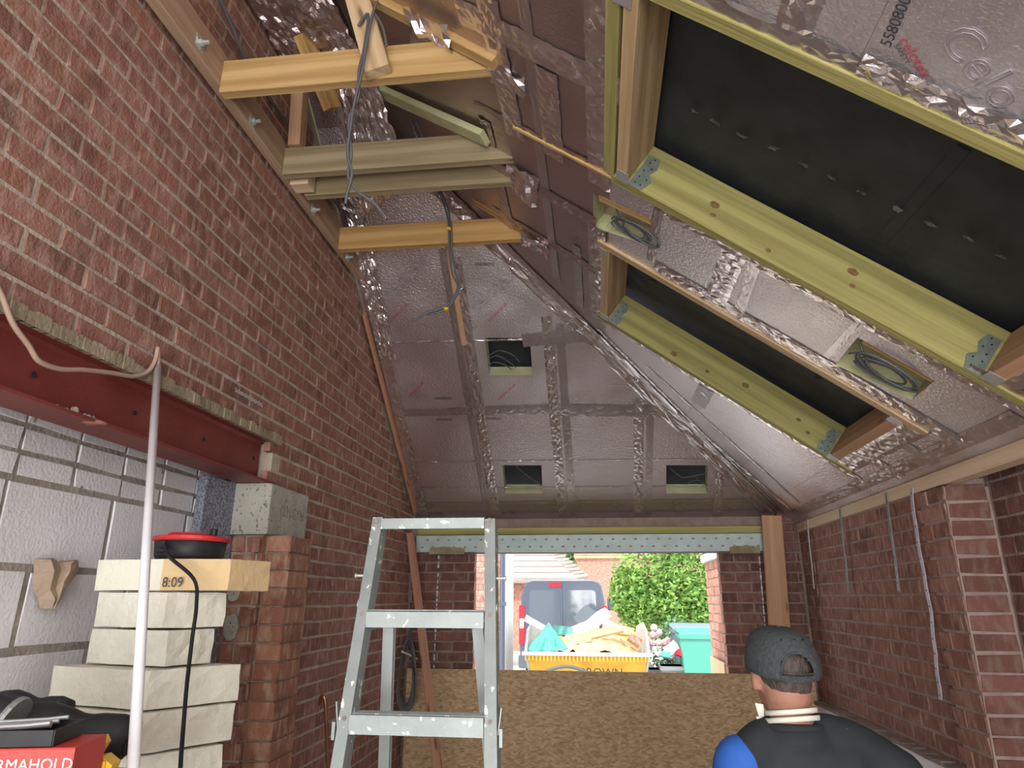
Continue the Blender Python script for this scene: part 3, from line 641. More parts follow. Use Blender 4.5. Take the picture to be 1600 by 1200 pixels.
# loose crumpled foil near the ridge and over the ends of the ties
def crumple(name, corners, nu, nv, amp, m, parent=ceiling, seed=0):
    A, B, C_, D_ = [V(c) for c in corners]; n = (B - A).cross(D_ - A).normalized(); vs = []; r = random.Random(seed)
    for i in range(nu + 1):
        for k in range(nv + 1):
            u, v = i / nu, k / nv; p = A.lerp(B, u).lerp(D_.lerp(C_, u), v)
            vs.append(p + n * (noise.noise(p * 9 + V((seed, 0, 0))) * amp * 1.5 + r.uniform(-amp, amp) * .5) + V((r.uniform(-1, 1), r.uniform(-1, 1), r.uniform(-1, 1))) * amp * .3)
    fs = [(i * (nv + 1) + k, i * (nv + 1) + k + 1, (i + 1) * (nv + 1) + k + 1, (i + 1) * (nv + 1) + k) for i in range(nu) for k in range(nv)]
    return mesh(name, vs, [q for f in fs for q in ((f[0], f[1], f[2]), (f[0], f[2], f[3]))], m, parent=parent)
crumple('loose_foil', [(-1.45, 1.2, 2.45), (-1.44, 2.55, 2.50), (-1.0, 2.45, 2.36), (-1.05, 1.2, 2.38)], 60, 28, .016, M['foil_dark'], seed=1)
crumple('loose_foil', [(-1.22, 2.5, 2.42), (-.95, 2.5, 2.30), (-.95, 3.1, 2.14), (-1.27, 3.3, 2.10)], 36, 26, .014, M['tape'], seed=2)
crumple('loose_foil', [(-1.42, 3.4, 2.16), (-1.30, 3.4, 2.16), (-1.30, 4.2, 1.53), (-1.42, 4.2, 1.55)], 14, 50, .01, M['tape'], seed=5)
crumple('loose_foil', [RP.pt(-.62, 1.9, -.03), RP.pt(-.46, 1.9, -.03), RP.pt(-.44, 2.12, -.03), RP.pt(-.62, 2.12, -.03)], 8, 8, .025, M['tape'], seed=3)
0 and crumple('loose_foil', [FP.pt(-.60, 3.62, -.02), FP.pt(-.28, 3.95, -.02), FP.pt(-.34, 4.02, -.02), FP.pt(-.68, 3.70, -.02)], 14, 5, .018, M['tape'], seed=4)
crumple('loose_foil', [RP.pt(-.34, 3.22, -.02), RP.pt(-.2, 3.22, -.02), RP.pt(-.2, 3.36, -.02), RP.pt(-.34, 3.36, -.02)], 7, 7, .016, M['tape'], seed=6)
crumple('loose_foil', [RP.pt(-.33, 2.0, -.015), RP.pt(-.2, 2.0, -.015), RP.pt(-.2, 2.1, -.015), RP.pt(-.33, 2.1, -.015)], 7, 6, .014, M['tape'], seed=7)
crumple('loose_foil', [RP.pt(-.34, 2.62, -.015), RP.pt(-.2, 2.62, -.015), RP.pt(-.22, 2.85, -.015), RP.pt(-.34, 2.85, -.015)], 7, 6, .016, M['tape'], seed=8)
# bare foam strip exposed along the hip
beam('bare_foam_strip', atP(566, 130, RP, -.03), atP(758, 216, RP, -.03), .09, .03, M['pir_edge'], ceiling)
# prints on the foil
def ptext(body, a, b, up, size, m, P, outline=0, off=-.002, name='print', sp=1):
    return text(name, body, atP(*a, P, -.0), atP(*b, P), atP(*up, P), size, m, ceiling, .0025, outline, sp)
for (a, b, u) in [((612, 503), (650, 463), (605, 480)), ((640, 622), (675, 585), (630, 600)), ((765, 503), (800, 468), (758, 480)), ((780, 625), (812, 596), (770, 600))]:
    ptext('celotex.co.uk', a, b, u, .034, M['ink_red'], FP)
for (a, b, u) in [((610, 470), (655, 425), (600, 450)), ((745, 490), (810, 428), (735, 470))]: ptext('celotex', a, b, u, .13, M['ink_faint'], FP, .0016)
for (a, b) in [((742, 415), (782, 415)), ((680, 624), (712, 624)), ((682, 657), (716, 657)), ((757, 655), (790, 656)), ((938, 560), (990, 620)), ((1110, 800), (1100, 800))][:4]:
    ptext('00608020', a, b, (a[0], a[1] - 20), .03, M['ink_black'], FP)
ptext('celotex', (1404, 62), (1428, 100), (1425, 50), .036, M['ink_red'], RP, name='print')
ptext('SAFETY', (1397, 70), (1412, 92), (1410, 60), .016, M['ink_black'], RP)
ptext('5580800', (1392, 74), (1414, 24), (1380, 60), .036, M['ink_black'], RP)
ptext('Celo', (1462, 58), (1530, 138), (1490, 30), .11, M['ink_faint'], RP, .0012)

# ================================================================ ROOFLIGHT TIMBERS
def rafter_on(name, xa, xb, y, depth, m, wd=.047, drop=.012, ya=None, **t):
    a = RP.pt(xa, y, depth / 2 - drop); b = RP.pt(xb, ya if ya is not None else y, depth / 2 - drop)
    return beam(name, a, b, wd, depth, m, up=RP.n, **t)
def header_on(name, y0, y1, x, depth, m, wd=.047, drop=.012, **t):
    return beam(name, RP.pt(x, y0, depth / 2 - drop), RP.pt(x, y1, depth / 2 - drop), wd, depth, m, up=RP.n, **t)
DP = .195
rafter_on('rafter', ux1 - .1, 1.5, n1 - .022, DP, M['w_green'], label='yellow-green rafter along the near side of the large black roof opening', cat='rafter')
rafter_on('rafter', ux1 - .06, 1.5, f1 + .022, DP, M['w_green'], label='thick yellow-green rafter with knots along the far side of the large roof opening', cat='rafter')
rafter_on('rafter', ux2 - .06, 1.35, n2 - .022, DP, M['w_pale'], label='rafter edge on the near side of the smaller narrow roof opening', cat='rafter')
rafter_on('rafter', ux2 - .06, 1.35, f2 + .022, DP, M['w_green'], label='yellow-green rafter along the far side of the smaller narrow roof opening', cat='rafter')
header_on('trimmer', n1 + .003, f1 - .003, ux1 - .025, DP, M['w_pale'], label='doubled pale trimmer closing the upper end of the large roof opening', cat='trimmer')
header_on('trimmer', n1 + .003, f1 - .003, ux1 - .072, DP, M['w_green'], label='yellow-green outer trimmer doubled behind the upper end of the large opening', cat='trimmer')
header_on('trimmer', n1 + .003, f1 - .003, dx1 + .025, DP, M['w_plank'], drop=.014, label='brown trimmer across the lower end of the large roof opening', cat='trimmer')
header_on('trimmer', n2 + .003, f2 - .003, ux2 - .025, DP, M['w_pale'], label='pale trimmer closing the upper end of the smaller roof opening', cat='trimmer')
header_on('trimmer', n2 + .003, f2 - .003, dx2 + .025, DP, M['w_plank'], drop=.016, label='brown trimmer with a knot across the lower end of the smaller opening', cat='trimmer')
def knots(par, y, pts, r=.013):
    for px, py in pts:
        p = atY(px, py, y); k = 12; g = G(); rim = [p + e_k * (r * 1.5 * math.cos(2 * math.pi * i / k) * random.uniform(.85, 1.1)) + RP.n * (r * math.sin(2 * math.pi * i / k) * random.uniform(.85, 1.1)) for i in range(k)]
        g.add(rim + [p - V((0, .0015, 0))], [(i, (i + 1) % k, k) for i in range(k)]).out('knot', M['knot'], par)
e_k = RP.n.cross(V((0, 1, 0))).normalized()
M['knot'] = mat('wood_knot', (.13, .07, .025), (.22, .13, .05), 60, .8)
knots(bpy.data.objects['rafter.001'], f1 - .0022, [(1117, 320), (1333, 425)], .014); knots(bpy.data.objects['rafter.001'], f1 - .0022, [(1114, 336), (1332, 447), (1200, 391)], .008)
knots(bpy.data.objects['rafter.003'], f2 - .0022, [(1053, 553), (1165, 602)], .015); knots(bpy.data.objects['rafter.003'], f2 - .0022, [(1248, 656), (1105, 580), (1262, 676)], .009)
def hanger(x, y, sx, label):
    """joist hanger: stepped flange on the rafter face (towards the camera) plus stirrup and top strap"""
    r = empty('joist_hanger', RP.pt(x, y), label, 'joist hanger')
    e = RP.n.cross(V((0, 1, 0))).normalized();  e = e if e.x > 0 else -e     # down the slope
    n = RP.n; o = RP.pt(x, y - .004, -.013)
    prof = [(0, 0), (.055, 0), (.07, .05), (.045, .075), (.06, .11), (.045, .15), (0, .15)]
    vs = [o + e * (sx * u) + n * v for u, v in prof] + [o + e * (sx * u) + n * v - V((0, .0015, 0)) for u, v in prof]; k = len(prof)
    mesh('flange', vs, [tuple(range(k)), tuple(range(k, 2 * k))[::-1]] + [(i, (i + 1) % k, (i + 1) % k + k, i + k) for i in range(k)], M['hanger'], parent=r)
    g = G()
    for u, v in [(.018, .02), (.042, .02), (.018, .05), (.05, .05), (.018, .08), (.04, .1), (.02, .12), (.03, .14)]:
        g.lathe(o + e * (sx * u) + n * v - V((0, .003, 0)), [(.0035, 0), (.0035, .0014)], 6, ax=V((0, 1, 0)))
    g.out('nail_hole', M['dark'], r, kind='stuff')
    G().obox(o - e * (sx * .026) - V((0, .028, 0)) + n * -.002, e * .027, V((0, .032, 0)), n * .0012).out('stirrup', M['galv'], r)
    return r
hanger(ux1 + .002, f1, 1, 'green-grey joist hanger at the upper far corner of the large opening')
hanger(dx1 - .002, f1, -1, 'green-grey joist hanger at the lower far corner of the large opening')
hanger(ux2 + .002, f2, 1, 'small green-grey joist hanger at the upper far corner of the smaller opening')
hanger(dx2 - .002, f2, -1, 'green-grey joist hanger at the lower far corner of the smaller opening')
e_ = RP.n.cross(V((0, 1, 0))).normalized()
def clip_strap(x, y, label, s=.03):
    tag(G().obox(RP.pt(x, y, -.016), e_ * s, V((0, s, 0)), RP.n * .001).obox(RP.pt(x, y, -.002) + V((0, s, 0)), e_ * s, V((0, .001, 0)), RP.n * .015).out('metal_clip', M['silver']), label, 'clip')
clip_strap(ux1 - .045, n1 + .02, 'bright metal clip under the upper near corner of the large opening')
clip_strap(ux2 - .03, n2 + .02, 'bright metal clip under the upper near corner of the smaller opening', .022)
clip_strap(dx2 + .02, n2 + .01, 'pale metal clip at the lower near corner of the smaller opening', .026)

# recesses with coiled cables
def recess(h, P, label, par, wires=3, back=M['pir_edge']):
    c = sum((V(P.pt(*q)) for q in h), V()) / 4
    vs = [P.pt(*q, .085) for q in h] + [P.pt(*q, .093) for q in h]
    G().add(vs, [(0, 1, 2, 3), (7, 6, 5, 4)] + [(i, (i + 1) % 4, (i + 1) % 4 + 4, i + 4) for i in range(4)]).out('recess_back', back, par)
recess(bx1, RP, '', ceiling, back=M['foil_dark']); recess(bx2, RP, '', ceiling)
a = sum((V(RP.pt(*q)) for q in bx1[1:3]), V()) / 2
beam('recess_batten', RP.pt(bx1[0][0] + .02, bx1[0][1] + .035, .03), RP.pt(bx1[1][0], bx1[1][1] + .035, .03), .04, .05, M['w_yellow'], ceiling, up=RP.n)
beam('recess_batten', RP.pt(bx2[0][0] + .02, bx2[0][1] + .02, .03), RP.pt(bx2[1][0], bx2[1][1] + .02, .03), .03, .05, M['w_orange'], ceiling, up=RP.n)
def coil(cx, cy, P, rx, ry, turns, r, m, label, seed, off=.03, tail=True):
    rr = random.Random(seed); e = P.n.cross(V((0, 1, 0))).normalized() if P is RP else V((1, 0, 0)); f = P.n.cross(e).normalized(); c = P.pt(cx, cy, off); pts = []; turns += 2
    for i in range(turns * 14):
        a = i / 14 * 2 * math.pi; k = 1 + .22 * math.sin(i * .31 + seed); q = int(i / 14)
        pts.append(c + e * (rx * k * math.cos(a) + .012 * q * math.sin(seed + q)) + f * (ry * k * math.sin(a + .25 * math.sin(q * 2.1)) + .011 * q - .02) - P.n * (.004 * q + rr.uniform(0, .004)))
    if tail: pts += [c + e * rx * 1.1 + f * ry * .6 + P.n * .02, c + e * rx * 1.2 + f * ry + P.n * .05]
    return cable('cable_coil', pts, r, m, n=2, label=label, cat='cable')
p = xy(985, 358, RP); coil(p[0], p[1], RP, .085, .05, 3, .0042, M['cable_grey'], 'loop of grey cable stuffed in the recess left of the large opening', 1, .01)
p = xy(1388, 585, RP); coil(p[0] - .02, p[1] - .02, RP, .11, .06, 3, .0048, M['cable_grey'], 'coiled grey cable hanging in the recess below the large roof opening', 2, .0)
def hole_wires(pts, label, r=.004, off=.04): 
    return cable('cable', [atP(px, py, FP, o) for px, py, o in pts], r, M['cable_grey'], label=label, cat='cable')
hw = [([(762, 562, .03), (775, 556, .02), (790, 562, .01), (806, 574, .01)], 'grey cable bending left to right in the upper square hole'),
      ([(762, 572, .03), (772, 566, .02), (788, 570, .01), (800, 578, .01)], 'lowest grey cable bowed across the upper square hole'),
      ([(763, 556, .03), (780, 548, .02), (800, 554, .01), (812, 566, .01)], 'topmost grey cable arching across the upper square hole'),
      ([(806, 728, .05), (822, 742, .03), (845, 758, .02)], 'single grey cable slanting across the lower left square hole'),
      ([(1046, 731, .05), (1062, 744, .03), (1070, 746, .02), (1104, 740, .03)], 'kinked grey cable in the lower right square hole'),
      ([(1075, 756, .05), (1088, 750, .03), (1103, 757, .03)], 'thin wavy grey cable low in the lower right square hole')]
for p, l in hw: hole_wires(p, l, .0035)
# brown timber strip: a rafter of the front slope seen as exposed edge
beam('exposed_rafter', FP.pt(-.83, 3.55, -.0), FP.pt(-.83, 4.15, -.0), .035, .03, M['w_plank'], ceiling, up=FP.n)
# left sloping edge batten
beam('edge_batten', V((XL + .02, 3.90, FP.z(0, 3.90) - .05)), V((XL + .02, 5.38, FP.z(0, 5.38) - .03)), .022, .04, M['w_red'], ceiling, up=FP.n)

# ================================================================ LEDGER, TIES, STRUTS
ledger = empty('ledger', (XL + .025, 2.6, 1.9), 'long weathered timber ledger bolted high on the left brick wall', 'ledger')
beam('plank', (XL + .035, -2.5, 1.985), (XL + .035, 3.92, 1.985), .045, .15, M['w_plate'], ledger, cut1=.10)
for px, py in [(313, 67), (395, 190), (490, 328), (543, 402)]:
    p = atX(px, py, XL + .06); X = V((1, 0, 0)); g = G()
    b = G().lathe(p, [(.024, 0), (.024, .003), (.014, .003), (.014, .014), (.008, .014), (.008, .034), (.006, .036)], 6, ax=X).out('bolt', M['galv'], ledger)
    G().obox(p + V((-.001, 0, 0)), V((0, .025, 0)), V((.0015, 0, 0)), V((0, 0, .025))).out('washer', M['galv'], b)
XT = XL + .058
def tie(y, xr, zb, h, m, label, y1=None, wd=.045, cut=.13, xl=XT):
    return beam('ceiling_tie', (xl, y, zb + h / 2), (xr, y1 or y, zb + h / 2), wd, h, m, label=label, cat='timber', cut1=cut)
tie(2.045, -.255, 1.875, .15, M['w_yellow'], 'yellow ceiling tie nearest the camera, topmost of the horizontal timbers')
tie(2.60, -.23, 1.885, .145, M['w_grey'], 'greyish knotty ceiling tie, second down from the camera')
tie(2.78, -.27, 1.885, .11, M['w_grey'], 'shadowed greyish tie close behind the knotty second one', cut=0, xl=XT + .03)
tie(3.32, -.29, 1.885, .14, M['w_orange'], 'orange ceiling tie farthest from the camera, lowest of the horizontal timbers')
beam('packing_block', (XT + .0, 2.70, 1.93), (XT + .09, 2.70, 1.93), .08, .09, M['w_cream'], label='short pale packing block on the ledger below the second tie', cat='timber')
beam('strut', atY(592, 113, 1.998), atY(548, -40, 1.99), .045, .095, M['w_pale'], up=V((1, 0, 0)), label='pale slanting strut nailed to the face of the nearest ceiling tie', cat='timber')
beam('post', atX(463, 232, -1.36), atX(472, 100, -1.36), .07, .06, M['w_plank'], up=V((1, 0, 0)), label='short brown upright post behind the nearest tie beside the left wall', cat='timber')
a, b = atY(474, 55, 2.35), atY(520, 170, 2.55)
beam('jack_rafter', a, b, .05, .09, M['w_orange'], label='slanting timber end poking down behind the nearest tie through torn foil', cat='timber')
beam('roof_rafter', RP.pt(-1.0, 1.985, .03), RP.pt(-.30, 1.985, .03), .05, .12, M['w_yellow'], up=RP.n, label='bare yellow rafter meeting the right end of the nearest tie', cat='rafter')
beam('roof_rafter', RP.pt(-.62, 3.25, .035), RP.pt(-.30, 3.25, .035), .05, .08, M['w_orange'], up=RP.n, label='orange rafter stub meeting the right end of the farthest tie', cat='rafter')
beam('foil_batten', RP.pt(-.28, 2.33, -.006), RP.pt(.12, 2.31, -.006), .02, .012, M['w_yellow'], up=RP.n, label='thin yellow rafter edge showing through the foil by the large opening', cat='timber')

# hanging cables
def wob(pts, y, dy=0): return [atY(px, py, y + dy * i) for i, (px, py) in enumerate(pts)]
tc = empty('hanging_cable', (-.8, 1.95, 1.3), 'twisted pair of grey cables hanging over the nearest two ties', 'cable')
cable('strand', wob([(590, 2), (583, 20), (572, 70), (566, 112), (556, 150), (549, 190), (543, 240), (550, 270), (543, 300), (540, 318)], 1.945), .0055, M['cable_grey'], tc)
cable('strand', wob([(560, 40), (575, 22), (570, 70), (561, 112), (560, 150), (545, 190), (549, 240), (544, 275), (560, 300), (585, 318), (604, 342)], 1.955), .0055, M['cable_grey'], tc)
cable('strand', wob([(583, 18), (596, 38), (601, 55), (604, 72)], 1.955), .0055, M['cable_grey'], tc)
ec = empty('lamp_cable', (-.8, 3.24, 1.5), 'grey cable with a yellow tie hanging over the farthest tie, tail pointing left', 'cable')
cable('strand', wob([(676, 275), (694, 320), (701, 350), (702, 385), (706, 425), (715, 448), (705, 470), (690, 482), (665, 490), (645, 502)], 3.27), .006, M['cable_grey'], ec)
cable('strand', wob([(678, 275), (698, 320), (704, 350), (706, 385), (711, 425), (718, 447), (706, 474), (690, 486), (668, 492)], 3.275), .006, M['cable_grey'], ec)
for px, py in ((701, 358), (697, 483)): G().lathe(atY(px, py, 3.268), [(.013, -.006), (.013, .006)], 8).out('yellow_tie', M['yellow_plastic'], ec)
cable('cable', wob([(618, 128), (630, 160), (642, 190), (652, 216)], 2.75), .0055, M['cable_grey'], label='left one of two grey cables dropping behind the nearest tie', cat='cable')
cable('cable', wob([(623, 128), (636, 160), (649, 190), (660, 214)], 2.76), .0055, M['cable_grey'], label='right one of two grey cables dropping behind the nearest tie', cat='cable')
cable('cable', [atX(px, py, XL + .02) for px, py in [(335, -20), (362, 40), (382, 88), (418, 150), (452, 195), (474, 222)]], .008, M['cable_grey'], label='dark cable running along the brick above the ledger', cat='cable')
cable('cable', [atX(px, py, XL + .03) for px, py in [(512, 300), (530, 325), (548, 355), (556, 380)]], .006, M['cable_grey'], label='dark cable behind the ledger left of the farthest tie', cat='cable')
cable('cable', [atX(px, py, XL + .025) for px, py in [(652, 758), (653, 800), (654, 850), (660, 890), (648, 935), (641, 985), (640, 1010)]], .008, M['cable_grey'], label='dark cable dropping down the front left corner to the coil', cat='cable')
# cable coil hung in the corner
hc = empty('cable_bundle', atX(640, 1050, XL + .07), 'coil of grey cable hanging on the left wall by the window', 'cable')
rr = random.Random(4)
for k in range(6):
    pts = []
    for i in range(17):
        a = i / 16 * 2 * math.pi; c = atX(636 + 1.2 * k, 1052, XL + .075 + .004 * k)
        pts.append(c + V(((.040 + .004 * k) * math.cos(a) * (1 - .35 * math.sin(a)), -.02 * k + .012 * math.sin(3 * a + k) + (.02) * math.cos(a) * (1 - .35 * math.sin(a)), (.20 + .008 * k) * math.sin(a))))
    cable('loop', pts, .0065, M['cable_grey'], hc, n=3)
G().tube([atX(628, 1018, XL + .06), atX(645, 1026, XL + .1), atX(652, 1030, XL + .11)], .007, 6).out('tie_wrap', M['white_block'], hc)

# ================================================================ RIGHT WALL STRAPS
def wallstrap(name, pts, wd, m, label, group=None):
    P_ = [atX(px, py, XR - .02) for px, py in pts]; s = empty(name, P_[-1], label, 'strap', group); vs = []
    P_ = smoothpath(P_, 4)
    for i, p in enumerate(P_):
        bow = .012 * math.sin(i * .6); q = p + V((-abs(bow) * .3, 0, 0)); vs += [q + V((0, -wd / 2, 0)), q + V((0, wd / 2, 0)), q + V((.004, wd / 2, 0)), q + V((.004, -wd / 2, 0))]
    n = len(P_); fs = [(4 * i + k, 4 * i + (k + 1) % 4, 4 * i + 4 + (k + 1) % 4, 4 * i + 4 + k) for i in range(n - 1) for k in range(4)] + [(0, 1, 2, 3), (4 * n - 4, 4 * n - 3, 4 * n - 2, 4 * n - 1)]
    mesh('band', vs, fs, m, parent=s); g = G()
    for i in range(1, n - 1, 2): g.lathe(P_[i] + V((-abs(.0036 * math.sin(i * .6)) - .0015, 0, 0)), [(.0035, 0), (.0035, .001)], 6, ax=V((1, 0, 0)))
    g.out('nail_hole', M['dark'], s, kind='stuff'); return s
wallstrap('fixing_strap', [(1261, 812), (1266, 865), (1272, 920)], .022, M['galv'], 'short galvanised strap hanging on the right wall, nearest the plank')
wallstrap('fixing_strap', [(1312, 795), (1319, 860), (1326, 926)], .024, M['hanger'], 'middle one of three short galvanised straps on the right wall')
wallstrap('fixing_strap', [(1384, 770), (1395, 850), (1405, 924)], .024, M['hanger'], 'short galvanised strap beside the long lilac one on the right wall')
wallstrap('long_strap', [(1424, 763), (1429, 810), (1437, 860), (1446, 910), (1455, 960), (1460, 1010), (1465, 1055), (1470, 1093)], .026, M['lilac'], 'long lilac metal strap hanging down the right brick wall')

# plank and batten
beam('plank', atY(1205, 806, 5.26), V((1.42, 5.22, -1.7)) if False else atY(1205, 806, 5.26).lerp(atY(1218, 985, 5.26), 3.2), .14, .045, M['w_plank'], up=V((0, 1, 0)), label='brown upright plank standing at the right end of the lintel', cat='plank')
a, b = atY(641, 835, 5.2), atY(681, 1175, 4.6); d = (b - a)
beam('batten', a, a + d * ((-1.7 - a.z) / d.z), .05, .045, M['w_red'], up=V((0, 1, 0)), label='long red-brown batten leaning in the front left corner behind the ladder', cat='batten')
# copper pipe
cp = [atX(500, 1100, XL + .03), atX(503, 1088, XL + .05), atX(508, 1094, XL + .07), atX(510, 1130, XL + .08), atX(513, 1200, XL + .09)]
d = cp[-1] - cp[-2]; cp.append(cp[-1] + d * ((-1.7 - cp[-1].z) / d.z))
cable('copper_pipe', cp, .011, M['copper'], label='thin copper pipe with a hooked end standing by the left wall', cat='pipe')
# white pipe and tan cable
a = atX(246, 573, XL + .03); b = atY(208, 1200, 1.35); d = (b - a); e2 = a + d * ((-1.7 - a.z) / d.z)
wp = empty('waste_pipe', e2, 'long white plastic pipe leaning against the brick above the red beam', 'pipe')
g = G(); dn = d.normalized(); g.tube([a, a.lerp(e2, .33), a.lerp(e2, .66), e2], .0115, 14); g.out('tube', M['white_plastic'], wp, True)
G().tube([a - dn * .0005, a + dn * .001], .0095, 12).out('bore', M['dark'], wp)
cable('tan_cable', [atX(px, py, XL + .03) for px, py in [(-20, 420), (2, 460), (20, 505), (45, 540), (62, 565), (95, 577), (130, 578), (175, 583), (210, 588), (232, 580), (243, 562), (247, 545)]] + [atX(246, 600, XL + .03)], .0075, M['cable_tan'], label='tan cable draped over the red beam into the white pipe', cat='cable')
# twisted wire tie in the brickwork
g = G()
for s in (0, 1): g.tube([atX(368 + 5.2 * i, 609 + 3.0 * i + (2.5 if (i + s) % 2 else -2.5), XL + .02) for i in range(9)], .003, 5)
g.out('wire_tie', M['galv'], wall_left)
# sweep of broken mortar on the white wall
p0 = atX(70, 905, XW + .01); g = G()
for sgn, ln in ((-1, .085), (1, .075)):
    prof = []
    for i in range(7):
        t_ = i / 6; wv = .088 * (1 - abs(t_ - .6) * 1.15) * random.uniform(.85, 1.1)
        c = p0 + V((.012 + .01 * random.random(), sgn * (.002 + .047 * (t_)), -.085 + .16 * t_ - (.02 if i == 6 else 0)))
        prof.append((c, wv))
    vs = []
    for c, wv in prof: vs += [c + V((0, -wv * .55, 0)), c + V((.035 + random.uniform(-.006, .006), -wv * .1, 0)), c + V((.02, wv * .55, .006)), c + V((-.02, 0, 0))]
    g.add(vs, [(4 * i + k, 4 * i + (k + 1) % 4, 4 * i + 4 + (k + 1) % 4, 4 * i + 4 + k) for i in range(6) for k in range(4)] + [(0, 1, 2, 3), (24, 25, 26, 27)])
g.out('mortar_lump', M['stone'], label='brown heart-shaped lump of mortar stuck on the white block wall', cat='mortar')

# ================================================================ FOAM STACK
def foam(name, A, B, C_, zt, th, label, mats, mi_front=None, printed=None, jag=.006):
    A, B, C_ = [V((*q, 0)) for q in (A, B, C_)]; D_ = A + (C_ - B); o = empty(name, V(((A + C_) / 2)) + V((0, 0, zt - th)), label, 'foam block')
    loop = []
    for P0, P1 in ((A, B), (B, C_), (C_, D_), (D_, A)):
        for i in range(6): loop.append(P0.lerp(P1, i / 6))
    n = len(loop); vs = []
    for k, z in enumerate((zt - th + .003, zt - th * .66, zt - th * .33, zt - .003)):
        for i, q in enumerate(loop): vs.append(q + V((random.uniform(-jag, jag), random.uniform(-jag, jag), z + random.uniform(-.0012, .0012))) * 1)
    fs = [(k * n + i, k * n + (i + 1) % n, (k + 1) * n + (i + 1) % n, (k + 1) * n + i) for k in range(3) for i in range(n)]
    mi = [(1 if (mi_front and mi_front(i)) else 0) for k in range(3) for i in range(n)] + [0, 0]
    fs += [tuple(range(n))[::-1], tuple(range(3 * n, 4 * n))]
    mesh('foam_body', vs, fs, mats, mi, o); return o
ZT = .113
stack = [((-1.555, 2.03), (-1.10, 2.00), (-1.06, 2.18), 'cream foam block with a tan end, topmost of the stack under the reel', .098),
         ((-1.535, 2.03), (-1.27, 1.97), (-1.165, 2.12), 'cream foam offcut, second from the top of the stack', .106),
         ((-1.53, 2.02), (-1.235, 1.95), (-1.175, 2.09), 'narrow cream foam offcut, third from the top of the stack', .102),
         ((-1.60, 1.98), (-1.24, 1.90), (-1.09, 2.12), 'wide cream foam offcut with a torn corner, fourth from the top', .106),
         ((-1.58, 1.97), (-1.23, 1.88), (-1.085, 2.10), 'cream foam offcut, fifth from the top of the stack', .104),
         ((-1.57, 1.96), (-1.225, 1.87), (-1.09, 2.07), 'cream foam offcut, sixth from the top of the stack', .104),
         ((-1.57, 1.96), (-1.24, 1.87), (-1.11, 2.07), 'cream foam offcut, second from the bottom of the stack', .104),
         ((-1.57, 1.97), (-1.22, 1.88), (-1.09, 2.08), 'cream foam offcut lying lowest in the stack', .104)]
z = ZT
for i, (A, B, C_, lb, th) in enumerate(stack):
    o = foam('foam_block', A, B, C_, z, th, lb, [M['pir'], M['pir_tan']], (lambda i: 3 <= i < 12) if i == 0 else None, jag=.0015 if i == 0 else .0028)
    if i == 0: text('date_print', '8:09', V((-1.315, 2.010, z - .085)), V((-1.1, 1.996, z - .085)), V((-1.315, 2.010, z)), .042, M['ink_black'], o, .006)
    z -= th
# trestle under it
tr = empty('trestle', (-1.33, 2.0, -1.7), 'low plywood trestle under the foam stack', 'trestle')
G().box((-1.64, 1.8, z - .03), (-1.0, 2.3, z - .004)).out('top', M['w_pale'], tr)
for x in (-1.6, -1.04):
    for y in (1.84, 2.26): G().box((x - .02, y - .02, -1.7), (x + .02, y + .02, z - .03)).out('leg', M['w_pale'], tr)
# reel on top
rc = V((-1.31, 2.12, ZT + .001)); reel = empty('cable_reel', rc, 'round black reel with a red lid on top of the foam stack', 'reel')
G().lathe(rc, [(.098, 0), (.104, .01), (.108, .055), (.104, .058)], 36).out('drum', M['black_plastic'], reel, True)
G().lathe(rc, [(.112, .055), (.116, .060), (.114, .070), (.075, .076), (.07, .082), (.03, .084)], 36).out('lid', M['red_plastic'], reel)
G().box(rc + V((-.045, -.116, .018)), rc + V((-.015, -.098, .052)), 0).out('latch', M['black_plastic'], reel)
G().lathe(rc + V((.085, -.02, .07)), [(.012, 0), (.012, .022), (.01, .025)], 12).out('knob', M['black_plastic'], reel)
cable('power_lead', [rc + V((-.03, -.11, .03)), rc + V((.0, -.135, .034)), rc + V((.035, -.16, .0)), atY(303, 905, 1.93), atY(307, 945, 1.9), atY(300, 1000, 1.86), atY(292, 1070, 1.80), atY(287, 1130, 1.74), atY(282, 1200, 1.68), atY(280, 1300, 1.62)], .0055, M['black_plastic'], label='black lead curving down from the reel in front of the foam stack', cat='cable')

# bench with rolls, box, tray
BZ = -.40
bn = empty('bench', (-1.2, 1.3, -1.7), 'plywood bench under the black rolls and the red box', 'bench')
G().box((-1.64, .8, BZ - .03), (-.9, 1.72, BZ)).out('top', M['w_pale'], bn)
for x in (-1.6, -.94):
    for y in (.84, 1.68): G().box((x - .02, y - .02, -1.7), (x + .02, y + .02, BZ - .03)).out('leg', M['w_pale'], bn)
def roll(a, b, r, label, name='rubber_roll'):
    o = empty(name, (V(a) + V(b)) / 2, label, 'roll'); a, b = V(a), V(b); n = 12
    g = G(); pts = [a.lerp(b, i / n) + V((0, 0, .006 * math.sin(i * 1.3))) for i in range(n + 1)]; g.tube(pts, r, 20); g.out('sleeve', M['black_rubber'], o, True)
    d = (b - a).normalized(); G().lathe(b - d * .001, [(r * .72, 0), (r * .72, .002)], 16, ax=d).out('core', M['dark'], o); return o
o = roll(atY(-60, 1112, 1.42), atY(203, 1157, 1.50), .042, 'thick black dusty roll lying across the bench behind the red box')
q = V(atY(18, 1126, 1.38)); dq = (atY(203, 1157, 1.50) - atY(-60, 1112, 1.42)).normalized(); G().lathe(q, [(.046, -.006), (.047, 0), (.046, .006)], 20, ax=(dq + V((.25, 0, -.3))).normalized()).out('grey_tie', M['alu_dark'], o)
roll(atY(-60, 1088, 1.60), atY(104, 1112, 1.62), .026, 'thinner black roll lying behind the thick one')
bx = empty('screw_box', atY(60, 1230, 1.14), 'red box of fixings with white lettering at the lower left', 'box')
